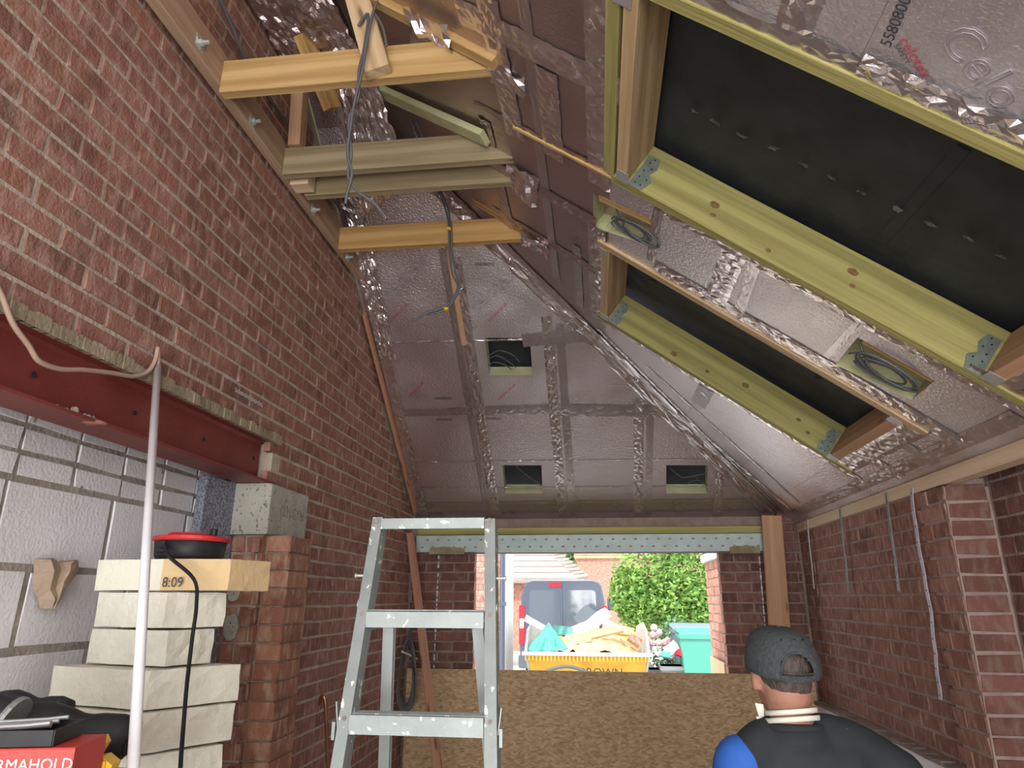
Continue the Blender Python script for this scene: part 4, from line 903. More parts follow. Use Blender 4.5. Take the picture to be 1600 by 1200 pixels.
pa, pb = atY(-60, 1232, 1.12), atY(118, 1168, 1.16); dx = (pb - pa); dx.z = 0; dx.normalize(); dy = V((-dx.y, dx.x, 0)); top = pb.z
c = pb - dx * .16 + dy * .06 + V((0, 0, (BZ + top) / 2 - top)); hh = (top - BZ) / 2
G().obox(c, dx * .16, dy * .06, V((0, 0, hh)), 0, .002).out('carton', M['box_red'], bx)
fa = c - dy * .0605
text('lettering', 'FIRMAHOLD', fa + dx * .025 + V((0, 0, hh - .032)), fa + dx * .16 + V((0, 0, hh - .032)), fa + dx * .025 + V((0, 0, hh)), .0245, M['label_white'], bx, .001)
ty = empty('bit_tray', c + V((0, 0, hh)), 'shallow black tray of drill bits lying on the red box', 'tray')
tc0 = c + V((0, 0, hh + .002)) - dx * .03
g = G(); g.obox(tc0 + V((0, 0, .002)), dx * .15, dy * .055, V((0, 0, .002)))
for s, u, v in ((1, dx, dy), (1, dy, dx)):
    ln = .15 if u is dx else .055; wd_ = .055 if u is dx else .15
    for sg in (-1, 1): g.obox(tc0 + v * (sg * wd_) + V((0, 0, .012)), u * ln, v * .002, V((0, 0, .012)))
g.out('tray', M['black_plastic'], ty)
for k, (off, ln, r, m, nm) in enumerate([(.0, .06, .006, 'silver', 'silver drill bit, thickest in the black tray'), (.018, .055, .004, 'galv', 'thin pale drill bit near the back of the black tray'), (-.02, .05, .005, 'silver', 'drill bit at the front of the black tray'), (.033, .045, .0035, 'galv', 'short drill bit at the rear edge of the black tray')]):
    a = tc0 + dx * (.02 + .012 * k) + dy * off + V((0, 0, .018 + .002 * k)); b = a + dx * ln * 1.6 + dy * .006 + V((0, 0, .006))
    o = G().tube([a - dx * ln, a.lerp(b, .5), b], r, 8).out('drill_bit', M[m], label=nm, cat='drill bit')
# yellow grip tool
yc = atY(150, 1172, 1.30); yt = empty('yellow_clamp', yc, 'yellow ribbed plastic clamp lying beside the red box', 'tool')
g = G(); u = (dx + V((0, 0, .25))).normalized(); w_ = u.cross(dy).normalized() * -1
base = yc - V((0, 0, .02))
n = 7
vs = []
prof = [(-.04, -.03, 0), (.035, -.018, .0), (.04, -.002, 0), (.02, .012, 0), (-.03, .004, 0)]
vs = [base + dx * a_ + V((0, 0, b_)) + dy * s_ * .02 for s_ in (-1, 1) for a_, b_, _ in prof]
g.add(vs, [(0, 1, 2, 3, 4), (9, 8, 7, 6, 5)] + [(i, (i + 1) % 5, (i + 1) % 5 + 5, i + 5) for i in range(5)]).out('body', M['yellow_plastic'], yt)
for k in range(5): G().obox(base + dx * (-.018 + .011 * k) - dy * .022 + V((0, 0, -.010 + .001 * k)), V((0, 0, .012)), dx * .003, dy * .004).out('rib', M['yellow_plastic'], yt)
vs = [base + dx * a_ + V((0, 0, b_)) + dy * (s_ * .012 + .02) for s_ in (-1, 1) for a_, b_ in [(-.05, -.01), (-.015, .035), (.005, .042), (.012, .03), (.0, .005)]]
G().add(vs, [(0, 1, 2, 3, 4), (9, 8, 7, 6, 5)] + [(i, (i + 1) % 5, (i + 1) % 5 + 5, i + 5) for i in range(5)]).out('lever', M['yellow_plastic'], yt)
kn = (yc.z - .05 - BZ); G().box((yc.x - .09, yc.y - .05, BZ), (yc.x + .06, yc.y + .10, BZ + kn)).out('carton', M['w_pale'], label='small brown carton under the yellow clamp', cat='box')

# ================================================================ STEP LADDER
lad = empty('step_ladder', (-.4, 1.4, -1.7), 'aluminium step ladder splashed with paint standing before the window', 'ladder')
TL, TR = V((-.640, 1.97, .222)), V((-.305, 1.97, .214))
def rail_pt(T, z, kx): return V((T.x + kx * (T.z - z), 1.97 - .375 * (T.z - z), z))
BL, BR = rail_pt(TL, -1.7, .0), rail_pt(TR, -1.7, .075)
BL.x = -.64 + .035
def chan(name, a, b, wd, dp, m, parent, open_dir, t=.003):
    """U channel from a to b: web wd wide, flanges dp deep along open_dir"""
    a, b = V(a), V(b); d = (b - a).normalized(); o = open_dir - d * open_dir.dot(d); o.normalize(); s = d.cross(o).normalized(); L = (b - a).length
    mw = Matrix(((d.x, s.x, o.x, a.x), (d.y, s.y, o.y, a.y), (d.z, s.z, o.z, a.z), (0, 0, 0, 1))); h = wd / 2
    sec = [(-h, 0), (h, 0), (h, dp), (h - t, dp), (h - t, t), (-h + t, t), (-h + t, dp), (-h, dp)]
    vs = [(x, p, q) for x in (0, L) for p, q in sec]; n = 8
    fs = [(i, (i + 1) % n, (i + 1) % n + n, i + n) for i in range(n)] + [(0, 5, 4, 1)[::-1], (1, 4, 3, 2), (0, 7, 6, 5), (8, 9, 12, 13), (9, 10, 11, 12), (8, 13, 14, 15)]
    return mesh(name, vs, fs, m, None, parent, False, mw)
YN = V((0, -1, -.2))
X1 = V((1, 0, 0))
chan('front_rail', TL + V((0, 0, .005)), BL, .030, .055, M['alu'], lad, V((0, 1, 0)))
chan('front_rail', TR + V((0, 0, .005)), BR, .030, .055, M['alu'], lad, V((0, 1, 0)))
for k in range(8):
    zz = [.207, -.034, -.276, -.518, -.76, -1.0, -1.24, -1.48][k]
    a = TL.lerp(BL, (TL.z - zz) / (TL.z + 1.7)) + V((.015, -.0, 0)); b = TR.lerp(BR, (TR.z - zz) / (TR.z + 1.7)) + V((-.015, -.0, 0))
    if k == 0: tr_ = G().box((a.x, a.y - .008, zz - .016), (b.x, a.y + .004, zz + .014)).out('top_rung', M['alu'], lad)
    else:
        g = G(); g.box((a.x, a.y - .012, zz - .042), (b.x, a.y - .009, zz)); g.box((a.x, a.y - .012, zz - .002), (b.x, a.y + .062, zz + .001)); g.box((a.x, a.y + .059, zz - .03), (b.x, a.y + .062, zz))
        for q in range(5): g.box((a.x, a.y + .004 + .011 * q, zz + .001), (b.x, a.y + .007 + .011 * q, zz + .003))
        g.out('tread', M['alu'], lad)
    for e, sx in ((a, -.015), (b, .015)):
        for dz_ in (-.008, -.026) if k else (.008, -.008):
            p = V((e.x + sx, e.y - .004, zz + dz_)); G().lathe(p, [(.0055, -.003), (.0045, 0)], 10, ax=V((0, 1, 0))).out('rivet', M['ledge'], lad)
# rear frame, hooked below the second tread, splayed backwards
h0, h1 = V((-.595, 1.95, -.075)), V((-.315, 1.95, -.075)); f0, f1_ = V((-.70, 2.42, -1.7)), V((-.21, 2.42, -1.7))
chan('rear_rail', h0, f0, .026, .03, M['alu_dark'], lad, V((1, 0, 0))); chan('rear_rail', h1, f1_, .026, .03, M['alu_dark'], lad, V((-1, 0, 0)))
for e in (h0, h1): G().box((e.x - .014, e.y - .016, e.z - .004), (e.x + .014, e.y + .016, e.z + .012)).out('end_cap', M['black_plastic'], lad)
for t_ in (.55, .92): 
    a, b = h0.lerp(f0, t_), h1.lerp(f1_, t_); G().box((a.x, a.y - .003, a.z - .02), (b.x, a.y + .003, a.z + .02)).out('cross_brace', M['alu_dark'], lad)
# locking stays and pivot studs
for sx, T_, B_ in ((-1, TL, BL), (1, TR, BR)):
    p = T_.lerp(B_, .26); q = T_.lerp(B_, .085)
    G().obox(p + V((sx * .022, .01, -.0)), V((sx * .004, .0, .03)), V((.0015, 0, 0)), V((0, .008, 0))).obox(p + V((sx * .026, .0, -.035)), V((0, 0, .02)), V((.004, 0, 0)), V((0, .006, 0))).out('locking_stay', M['alu'], lad)
    G().lathe(q + V((sx * .016, .015, 0)), [(.004, 0), (.004, .022), (.007, .023), (.007, .026)], 10, ax=V((sx, 0, 0))).out('stud', M['galv'], lad)
    G().lathe(T_.lerp(B_, .125) + V((sx * .016, .015, 0)), [(.014, 0), (.014, .003)], 14, ax=V((sx, 0, 0))).out('pivot_plate', M['alu_dark'], lad)
for T_, nm in ((BL, 0), (BR, 0), (f0, 0), (f1_, 0)): G().box((T_.x - .02, T_.y - .02, -1.70), (T_.x + .02, T_.y + .03, -1.66)).out('foot', M['black_plastic'], lad)
# ================================================================ OUTSIDE
GZ = -1.7
M['paving'] = mat('sunlit_block_paving', (.62, .62, .6), (.72, .7, .68), 3, .9)
M['leaf'] = mat('bright_leaf', (.16, .34, .07), (.34, .52, .13), 3, .6, ramp=(.3, .7), spec=.3)
M['leaf_dark'] = mat('blue_green_leaf', (.12, .26, .12), (.25, .4, .2), 2, .6)
M['bark'] = mat('bark', (.16, .11, .08), rough=.9)
M['van'] = mat('dark_van_paint', (.09, .11, .16), rough=.22, coat=1, spec=.8)
M['van_trim'] = mat('van_trim', (.12, .13, .15), rough=.5)
M['glass'] = mat('tinted_glass', (.12, .14, .18), rough=.06, spec=1)
M['lamp_red'] = mat('red_lens', (.6, .03, .05), rough=.2)
M['lamp_clear'] = mat('clear_lens', (.8, .75, .75), rough=.2)
M['skip'] = mat('yellow_skip_paint', (.80, .48, .05), (.72, .38, .04), 5, .6, speck=(.2, .1, .1), speck_scale=6, speck_at=.68)
M['skip_in'] = mat('worn_grey_steel', (.55, .57, .58), (.45, .44, .42), 8, .6)
M['tarp'] = mat('teal_tarpaulin', (.07, .33, .29), (.12, .42, .37), 6, .45)
M['rub_tan'] = mat('tan_rubble', (.60, .42, .2), (.72, .56, .34), 9, .9, bump=.6, bscale=20)
M['rub_white'] = mat('white_board', (.85, .84, .8), (.75, .73, .68), 6, .8)
M['bin_green'] = mat('green_bin', (.10, .40, .30), rough=.5)
M['bin_lid'] = mat('grey_blue_lid', (.22, .28, .34), rough=.5)
M['bin_grey'] = mat('grey_bin', (.25, .26, .27), rough=.5)
M['pink'] = mat('pink_petal', (.85, .55, .55), rough=.6)
M['roof'] = mat('brown_roof_tiles', (.36, .30, .27), (.46, .39, .35), 6, .85, bump=.7, bscale=10, stretch=(.3, 3, 3))
M['ply'] = mat('yellow_ply', (.78, .62, .38), (.7, .54, .32), 4, .8)
gr = G().box((-30, YF + .25, GZ - .3), (30, 70, GZ)).out('ground', M['paving'], kind='structure')
def far_brick(name, o, ud, nn, u0, u1, z0, z1, depth, label, cat, hide=300, Lx=.225):
    o = V(o); ud = V(ud); nn = V(nn); r = empty(name, o + ud * ((u0 + u1) / 2) + V((0, 0, z0)), label, cat)
    c = o + ud * ((u0 + u1) / 2) - nn * (depth / 2 + .012) + V((0, 0, (z0 + z1) / 2))
    G().obox(c, ud * ((u1 - u0) / 2), nn * (depth / 2), V((0, 0, (z1 - z0) / 2))).out('core', M['mortar_out'], r)
    return r
hw_ = far_brick('house_corner', (0, 9.5, 0), (1, 0, 0), (0, -1, 0), -3.2, -1.315, GZ, 2.2, 1.5, 'sunlit orange brick house corner at the left of the window view', 'house')
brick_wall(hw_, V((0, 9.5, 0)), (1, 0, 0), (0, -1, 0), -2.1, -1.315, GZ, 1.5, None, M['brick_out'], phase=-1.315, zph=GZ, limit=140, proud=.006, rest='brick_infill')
dp = empty('drainpipe', (-1.275, 9.48, GZ), 'dark drainpipe on the corner of the sunlit brick house', 'pipe')
G().tube([(-1.275, 9.46, GZ), (-1.275, 9.46, 2.2)], .035, 10).out('pipe', M['van'], dp)
for z in (-1.2, -.1, .9): G().box((-1.32, 9.42, z), (-1.23, 9.50, z + .05)).out('bracket', M['van'], dp)
# garden wall on the right
gw = far_brick('garden_wall', (1.035, 0, 0), (0, 1, 0), (-1, 0, 0), 5.62, 6.95, GZ, .33, .22, 'sunlit pink brick wall just outside the right side of the window', 'wall')
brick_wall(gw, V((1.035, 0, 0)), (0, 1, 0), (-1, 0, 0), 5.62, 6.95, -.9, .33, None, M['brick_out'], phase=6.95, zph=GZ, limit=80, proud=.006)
G().box((1.0, 5.62, .33), (1.28, 6.98, .40)).out('coping', M['rub_white'], gw)
beam('plywood_sheet', (.985, 6.0, -1.09), (.985, 6.72, -1.09), .012, 1.2, M['ply'], label='pale yellow plywood sheet leaning outside by the green bin', cat='board')
# houses further off
def house(x0, x1, y0, y1, z1, name, label, m): 
    r = empty(name, ((x0 + x1) / 2, y0, GZ), label, 'house'); G().box((x0, y0, GZ), (x1, y1, z1)).out('wall', m, r); return r
hs = house(-7.0, -2.35, 24.2, 30, .62, 'bungalow', 'house with a wide brown tiled roof behind the van', M['brick_out'])
e0 = .60; rv = [(-7.4, 23.8, e0), (-.45, 23.8, e0), (-3.4, 28.5, 3.2), (-7.4, 28.5, 3.2)]
G().add(rv + [(x, y, z - .12) for x, y, z in rv], [(0, 1, 2, 3), (7, 6, 5, 4)] + [(i, (i + 1) % 4, (i + 1) % 4 + 4, i + 4) for i in range(4)]).out('roof', M['roof'], hs)
for i in range(22):
    t_ = (i + .5) / 22; p = V(rv[1]).lerp(V(rv[2]), t_); G().lathe(p - V((.2, 0, 0)), [(.09, 0), (.075, .4)], 8, ax=V((1, 0, .15)).normalized()).out('hip_tile', M['roof'], hs)
for i in range(12):
    t_ = (i + .5) / 12; a, b = V(rv[0]).lerp(V(rv[3]), t_), V(rv[1]).lerp(V(rv[2]), t_); G().obox((a + b) / 2 + V((0, -.01, .01)), (b - a) / 2, V((0, .16, .09)), V((0, -.006, .012))).out('tile_course', M['roof'], hs)
G().box((-7.0, 24.0, .48), (-.6, 24.15, .60)).out('gutter', M['van_trim'], hs)
G().box((-7.0, 24.3, GZ), (-.7, 26, .5)).out('side_wall', M['brick_out'], hs)
h2 = house(-.9, 6.0, 31, 36, 1.68, 'brick_gable_house', 'pale brick house behind the green tree', M['brick_out'])
G().box((-1.0, 30.9, 1.68), (6.1, 38, 1.85)).out('fascia', M['rub_tan'], h2)
G().box((-1.0, 30.85, 1.85), (6.1, 38, 2.3)).out('roof_edge', M['rub_white'], h2)
h3 = house(-4.9, -3.15, 17.5, 21, 2.4, 'brick_garage', 'narrow brick building with a white window left of the van', M['brick_out'])
G().box((-3.9, 17.42, -.6), (-3.5, 17.5, .4)).out('window', M['rub_white'], h3)
def foliage(name, blobs, n, leaf, m, parent, seed, flat=.5):
    r = random.Random(seed); vs = []; fs = []
    for i in range(n):
        (cx, cy, cz, rx, ry, rz) = blobs[r.randrange(len(blobs))]
        while 1:
            d = V((r.gauss(0, 1), r.gauss(0, 1), r.gauss(0, 1)));
            if d.length > .01: break
        d.normalize(); k = r.uniform(.72, 1.04) if r.random() < .8 else r.uniform(.3, .8); p = V((cx + d.x * rx * k, cy + d.y * ry * k, cz + d.z * rz * k))
        a = V((r.gauss(0, 1), r.gauss(0, 1), r.gauss(0, .6))).normalized(); b = a.orthogonal().normalized(); a = a * leaf * r.uniform(.6, 1.2); b = (b * math.cos(r.random() * 6) + a.normalized().cross(b) * math.sin(r.random() * 6)) * leaf * .4
        q = len(vs); vs += [p - a, p - b, p + a, p + b]; fs.append((q, q + 1, q + 2, q + 3))
    return tag(mesh(name, vs, fs, m, parent=parent), kind='stuff')
tr_ = empty('leafy_tree', (1.25, 13.2, GZ), 'large bright green feathery tree to the right of the van', 'tree')
foliage('foliage', [(1.0, 13.0, .35, .75, .7, .9), (1.55, 13.2, .55, .75, .7, 1.0), (2.0, 13.3, .3, .65, .6, .9), (.85, 13.0, -.15, .55, .5, .45), (1.9, 13, -.3, .6, .5, .5), (1.3, 12.9, -.1, .7, .6, .6), (1.5, 13.2, 1.3, .8, .7, .7), (.6, 13.2, .1, .4, .4, .5)], 17000, .055, M['leaf'], tr_, 3)
G().tube([(1.35, 13.2, GZ), (1.33, 13.2, -.6), (1.3, 13.1, .8)], .07, 8, taper=[1.2, 1, .5]).out('trunk', M['bark'], tr_)
t2 = empty('far_tree', (-1.6, 38, GZ), 'distant tree rising behind the tiled roof', 'tree')
foliage('foliage', [(-1.9, 38, 2.2, 1.2, 1, 1.0), (-1.2, 38, 1.6, 1.0, 1, 1.0), (-2.2, 38, 3.0, 1.4, 1, 1.0)], 3500, .16, M['leaf_dark'], t2, 5)
G().tube([(-1.6, 38, GZ), (-1.6, 38, 2)], .15, 8).out('trunk', M['bark'], t2)
iv = empty('climbing_shrub', (-2.55, 16.3, GZ), 'pale leafy climber left of the van', 'shrub')
foliage('foliage', [(-2.62, 16.4, .35, .28, .3, .35), (-2.7, 16.4, -.2, .2, .3, .5), (-2.6, 16.4, -.8, .22, .3, .45)], 1900, .045, M['leaf'], iv, 6)
G().tube([(-2.65, 16.4, GZ), (-2.62, 16.4, .2)], .03, 6).out('stem', M['bark'], iv)
rb = empty('rose_bush', (.95, 11.1, GZ), 'rose bush with pale pink blooms between the tree and the skip', 'bush')
foliage('foliage', [(1.02, 11.3, -.85, .30, .25, .5), (1.18, 11.3, -.65, .28, .25, .4), (1.0, 11.3, -1.2, .28, .25, .4)], 2600, .035, M['leaf_dark'], rb, 8)
G().tube([(1, 11.1, GZ), (1, 11.1, -.7)], .02, 6).out('stem', M['bark'], rb)
r8 = random.Random(8)
for i in range(16):
    p = V((r8.uniform(.68, 1.2), 10.78, r8.uniform(-1.15, -.38))); G().lathe(p, [(.012, -.03), (.045, -.01), (.055, .01), (.03, .03)], 8, ax=V((r8.uniform(-.4, .4), -1, r8.uniform(-.3, .5))).normalized()).out('bloom', M['pink'], rb)

# van: rear end towards the camera
vy = 15.5; vx0, vx1 = -1.72, .17; vc = (vx0 + vx1) / 2; vw = (vx1 - vx0) / 2
van = empty('van', (vc, vy + 2.4, GZ), 'dark blue-grey panel van parked behind the yellow skip, rear doors facing', 'van')
sec = [(-.97, -1.35), (-1.0, -.9), (-1.0, -.45), (-.96, -.05), (-.90, .25), (-.84, .335), (-.70, .375), (.70, .375), (.84, .335), (.90, .25), (.96, -.05), (1.0, -.45), (1.0, -.9), (.97, -1.35)]
vs = []; fs = []; n = len(sec)
st = [(0, .97, -.012), (.05, 1, 0), (3.4, 1, 0), (3.9, .97, -.12), (4.3, .95, -.55), (4.8, .9, -.75)]
for y, k, dz in st:
    for a_, b_ in sec: vs.append((vc + a_ * vw * k, vy + y, (b_ + dz * (1 if b_ > -.4 else 0)) if b_ + dz > -1.2 else b_))
fs = [(i * n + k, i * n + (k + 1) % n, (i + 1) * n + (k + 1) % n, (i + 1) * n + k) for i in range(len(st) - 1) for k in range(n)] + [tuple(range(n))[::-1], tuple(range((len(st) - 1) * n, len(st) * n))]
mesh('body', vs, fs, M['van'], parent=van)
def panel(nm, x0, x1, z0, z1, y, d, m, par, bev=.03, tx=0):
    g = G(); n = 20; lp = []
    for cx, cz, a0 in ((x1 - bev, z1 - bev, 0), (x0 + bev, z1 - bev, 90), (x0 + bev, z0 + bev, 180), (x1 - bev, z0 + bev, 270)):
        for q in range(5): a = math.radians(a0 + q * 22.5); xx = cx + bev * math.cos(a); zz = cz + bev * math.sin(a); lp.append((vc + (xx - vc) * (1 - tx * (zz - z0)), zz))
    vs = [(x, y, z) for x, z in lp] + [(vc + (x - vc) * 1, y + d, z) for x, z in lp]; g.add(vs, [tuple(range(n)), tuple(range(n, 2 * n))[::-1]] + [(i, (i + 1) % n, (i + 1) % n + n, i + n) for i in range(n)]); return g.out(nm, m, par)
for nm, a_, b_ in (('rear_door', vx0 + .14, vc - .006), ('rear_door', vc + .006, vx1 - .14)):
    d_ = panel(nm, a_, b_, -1.15, .30, vy - .014, .03, M['van'], van, .06, .035)
    panel('window_panel', a_ + .07, b_ - .05 if a_ < vc - .5 else b_ - .07, -.62, .17, vy - .022, .012, M['glass'], d_, .07, .035)
    G().obox(V(((a_ + b_) / 2, vy - .03, -.66)), V(((b_ - a_) / 2 * .95, 0, .01)), V((0, .02, 0)), V((0, 0, .012))).out('crease_rail', M['van_trim'], d_)
panel('high_brake_lamp', vc - .3, vc - .02, .24, .33, vy - .03, .03, M['lamp_red'], van, .02)
for sx in (-1, 1):
    xx = vc + sx * (vw - .055)
    l_ = panel('tail_lamp', xx - .06, xx + .06, -.95, -.15, vy - .02, .05, M['lamp_red'], van, .03); panel('clear_lens', xx - .045, xx + .045, -.62, -.42, vy - .03, .02, M['lamp_clear'], l_, .02)
    G().obox(V((vc + sx * (vw + .16), vy + 3.6, -.15)), V((.1, 0, 0)), V((0, .05, 0)), V((0, 0, .15)), 0, .02).out('mirror', M['van_trim'], van)
    for y in (.9, 3.9): G().lathe(V((vc + sx * (vw - .18), vy + y, GZ + .33)), [(.2, -.1), (.33, -.1), (.33, .1), (.2, .1)], 20, ax=V((1, 0, 0))).out('wheel', M['black_rubber'], van)
panel('bumper', vx0 - .01, vx1 + .01, -1.42, -1.15, vy - .07, .12, M['van_trim'], van, .05)

# skip
sk = empty('skip', (-.19, 10.9, GZ), 'yellow builder\'s skip heaped with rubbish in front of the van', 'skip')
sx0, sx1 = -1.02, .66; t = .03; y0, y1 = 9.8, 12.6
def quad_slab(nm, pts, d, m, par): 
    pts = [V(p) for p in pts]; d = V(d); k = len(pts); return G().add(pts + [p + d for p in pts], [tuple(range(k)), tuple(range(k, 2 * k))[::-1]] + [(i, (i + 1) % k, (i + 1) % k + k, i + k) for i in range(k)]).out(nm, m, par)
quad_slab('front_panel', [(sx0 + .04, y0, -.72), (sx1 - .04, y0, -.72), (sx1 - .16, y0 + .55, GZ + .08), (sx0 + .16, y0 + .55, GZ + .08)], (0, .03, 0), M['skip'], sk)
quad_slab('back_panel', [(sx0 + .04, y1, -.55), (sx1 - .04, y1, -.55), (sx1 - .16, y1 - .4, GZ + .08), (sx0 + .16, y1 - .4, GZ + .08)], (0, -.03, 0), M['skip'], sk)
for x, s in ((sx0, 1), (sx1, -1)): quad_slab('side_panel', [(x, y0, -.70), (x + s * .01, y0 + .22, -.42), (x + s * .02, y0 + .8, -.33), (x, y1, -.45), (x + s * .14, y1 - .4, GZ + .08), (x + s * .14, y0 + .55, GZ + .08)], (s * .03, 0, 0), M['skip_in'] , sk)
G().box((sx0 + .1, y0 + .5, GZ), (sx1 - .1, y1 - .4, GZ + .1)).out('base', M['skip'], sk)
G().box((sx0 - .03, y0 - .05, -.735), (sx1 + .03, y0 + .03, -.69)).out('rim', M['skip_in'], sk)
for i in range(34): x = sx0 + .02 + i * (sx1 - sx0 - .04) / 33; G().box((x - .008, y0 - .045, -.80), (x + .008, y0 - .005, -.735)).out('rim_rib', M['skip'], sk)
text('lettering', 'BROWN', V((-.28, y0 - .0, -.985)), V((.6, y0, -.985)), V((-.28, y0, -.6)), .15, M['ink_black'], sk, .02)
cable('lifting_bar', [(-.72, y0 - .05, -1.0), (-.7, y0 - .08, -.92), (-.45, y0 - .1, -.86), (-.2, y0 - .08, -.92), (-.16, y0 - .05, -1.0)], .022, M['van_trim'], sk)
g = G(); vs = []; nx, ny = 26, 20; rq_ = random.Random(11)
def heap(x, y): u = (x - sx0) / (sx1 - sx0); v = (y - y0) / (y1 - y0); return -.84 + .36 * math.sin(math.pi * min(1, max(0, u))) ** .6 * math.sin(math.pi * min(1, v * .9 + .08)) ** .7 + .05 * noise.noise(V((x * 6, y * 6, 0)))
for i in range(nx + 1):
    for j in range(ny + 1):
        x = sx0 + .05 + (sx1 - sx0 - .1) * i / nx; y = y0 + .05 + (y1 - y0 - .1) * j / ny; vs.append((x, y, heap(x, y) + rq_.uniform(-.03, .03)))
g.add(vs, [(i * (ny + 1) + j, (i + 1) * (ny + 1) + j, (i + 1) * (ny + 1) + j + 1, i * (ny + 1) + j + 1) for i in range(nx) for j in range(ny)])
g.out('rubble_heap', M['rub_tan'], label='heap of tan broken rubble filling the yellow skip', cat='rubble', kind='stuff')
def at_heap(px, py, y): p = atY(px, py, y); return p
def shard(name, px, py, y, w1, h1, rot, m, label, cat, th=.03, tilt=.5, group=None):
    c = atY(px, py, y); a = V((math.cos(rot), 0, math.sin(rot))); b = V((-math.sin(rot) * math.cos(tilt), math.sin(tilt), math.cos(rot) * math.cos(tilt))); k = 9
    lp = []; r = random.Random(int(px)); 
    for (u, v) in ((-1, -1), (-.3, -1.05), (.4, -.93), (1, -1), (1.03, .0), (.95, 1), (.2, 1.06), (-.5, .95), (-1, 1)): lp.append(c + a * (w1 * (u + r.uniform(-.08, .08))) + b * (h1 * (v + r.uniform(-.1, .1))))
    nn = a.cross(b).normalized() * th; return G().add(lp + [p + nn for p in lp], [tuple(range(k)), tuple(range(k, 2 * k))[::-1]] + [(i, (i + 1) % k, (i + 1) % k + k, i + k) for i in range(k)]).out(name, m, label=label, cat=cat)
shard('board_scrap', 836, 975, 10.3, .16, .05, -.5, M['rub_white'], 'white board scrap at the left end of the skip behind the teal tarpaulin', 'board', .02)
shard('board_scrap', 905, 985, 11.0, .28, .08, .35, M['rub_white'], 'long white board scrap slanting up in the middle of the skip', 'board')
shard('board_scrap', 935, 968, 11.2, .2, .09, .6, M['rub_white'], 'white board scrap poking up highest in the skip', 'board')
shard('board_scrap', 950, 975, 11.3, .17, .06, -.5, M['rub_white'], 'white board scrap sloping down at the right of the heap', 'board')
shard('plastic_sheet', 915, 965, 11.5, .16, .13, .7, M['glass'], 'smoky dark plastic sheet standing in the rubbish in front of the van', 'sheet', .01, .2)
shard('insulation_scrap', 935, 992, 10.4, .36, .05, .22, M['rub_tan'], 'long tan insulation slab slanting across the heap in the skip', 'insulation', .06)
shard('insulation_scrap', 900, 1004, 10.2, .22, .045, .18, M['rub_tan'], 'ragged tan insulation piece just above the skip rim', 'insulation', .05)
shard('insulation_scrap', 975, 988, 10.6, .14, .06, -.15, M['rub_tan'], 'tan insulation chunk near the raised right side of the skip', 'insulation', .06)
shard('brick_rubble', 990, 1002, 10.2, .09, .05, -.6, M['brick_out'], 'broken brown brick at the right inside corner of the skip', 'brick', .08)
shard('paper_scrap', 920, 1010, 10.1, .12, .03, .05, M['rub_white'], 'crumpled white paper scrap low behind the skip rim', 'paper')
shard('teal_scrap', 880, 987, 10.9, .15, .07, -.1, M['tarp'], 'small pale teal plastic piece behind the tarpaulin', 'plastic')
# tarpaulin: draped folded cloth
vs = []; nu, nv = 26, 14; ap = atY(856, 974, 10.2); bl, br = atY(822, 1016, 9.95), atY(888, 1014, 9.98)
for i in range(nu + 1):
    u = i / nu
    for j in range(nv + 1):
        v = j / nv; base = bl.lerp(br, u); p = ap.lerp(base, v); fold = math.sin(u * 22 + v * 2) * .022 * v + math.sin(u * 9) * .03 * v; vs.append(p + V((0, -.05 * v - fold + .3 * (1 - v) * abs(u - .5), -.03 * math.sin(u * math.pi) * v + .01 * noise.noise(V((u * 9, v * 9, 1))))))
mesh('tarpaulin', vs, [(i * (nv + 1) + j, (i + 1) * (nv + 1) + j, (i + 1) * (nv + 1) + j + 1, i * (nv + 1) + j + 1) for i in range(nu) for j in range(nv)], M['tarp'], smooth=True)
tp = [o for o in SC.objects if o.name == 'tarpaulin'][0]; tag(tp, 'crumpled teal tarpaulin draped over the left front of the skip', 'tarpaulin')
md = tp.modifiers.new('t', 'SOLIDIFY'); md.thickness = .006

# bins
def wheelie(name, cx, cy, w0, w1, dpt, top, label, mb, ml, lidoff=0):
    r = empty(name, (cx, cy, GZ), label, 'bin'); g = G(); zb = GZ + .06
    lo = [(-w0, -dpt * .8), (w0, -dpt * .8), (w0, dpt * .8), (-w0, dpt * .8)]; hi = [(-w1, -dpt), (w1, -dpt), (w1, dpt), (-w1, dpt)]
    vs = [(cx + a, cy + b, zb) for a, b in lo] + [(cx + a, cy + b, top - .05) for a, b in hi]
    g.add(vs, [(0, 1, 5, 4), (1, 2, 6, 5), (2, 3, 7, 6), (3, 0, 4, 7), (3, 2, 1, 0), (4, 5, 6, 7)]); g.out('body', mb, r)
    G().box((cx - w1 - .015, cy - dpt - .02, top - .10), (cx + w1 + .015, cy + dpt + .02, top - .05)).out('rim', mb, r)
    for sx in (-1, 1): G().lathe(V((cx + sx * w0, cy + dpt, GZ + .1)), [(.1, -.025), (.1, .025)], 16, ax=V((1, 0, 0))).out('wheel', M['black_rubber'], r)
    if ml:
        vs = [(cx + a * 1.05, cy + b * 1.08, top - .05 + e) for a, b, e in [(-w1, -dpt, 0), (w1, -dpt, 0), (w1, dpt, .04), (-w1, dpt, .04), (-w1 * .8, -dpt * .8, .04), (w1 * .8, -dpt * .8, .04), (w1 * .8, dpt * .8, .07), (-w1 * .8, dpt * .8, .07)]]
        g = G().add(vs, [(4, 5, 6, 7), (0, 1, 5, 4), (1, 2, 6, 5), (2, 3, 7, 6), (3, 0, 4, 7), (3, 2, 1, 0)]); g.out('lid', ml, r)
        G().tube([(cx - w1, cy + dpt + .06, top - .0), (cx + w1, cy + dpt + .06, top - .0)], .015, 8).out('handle', ml, r)
    return r
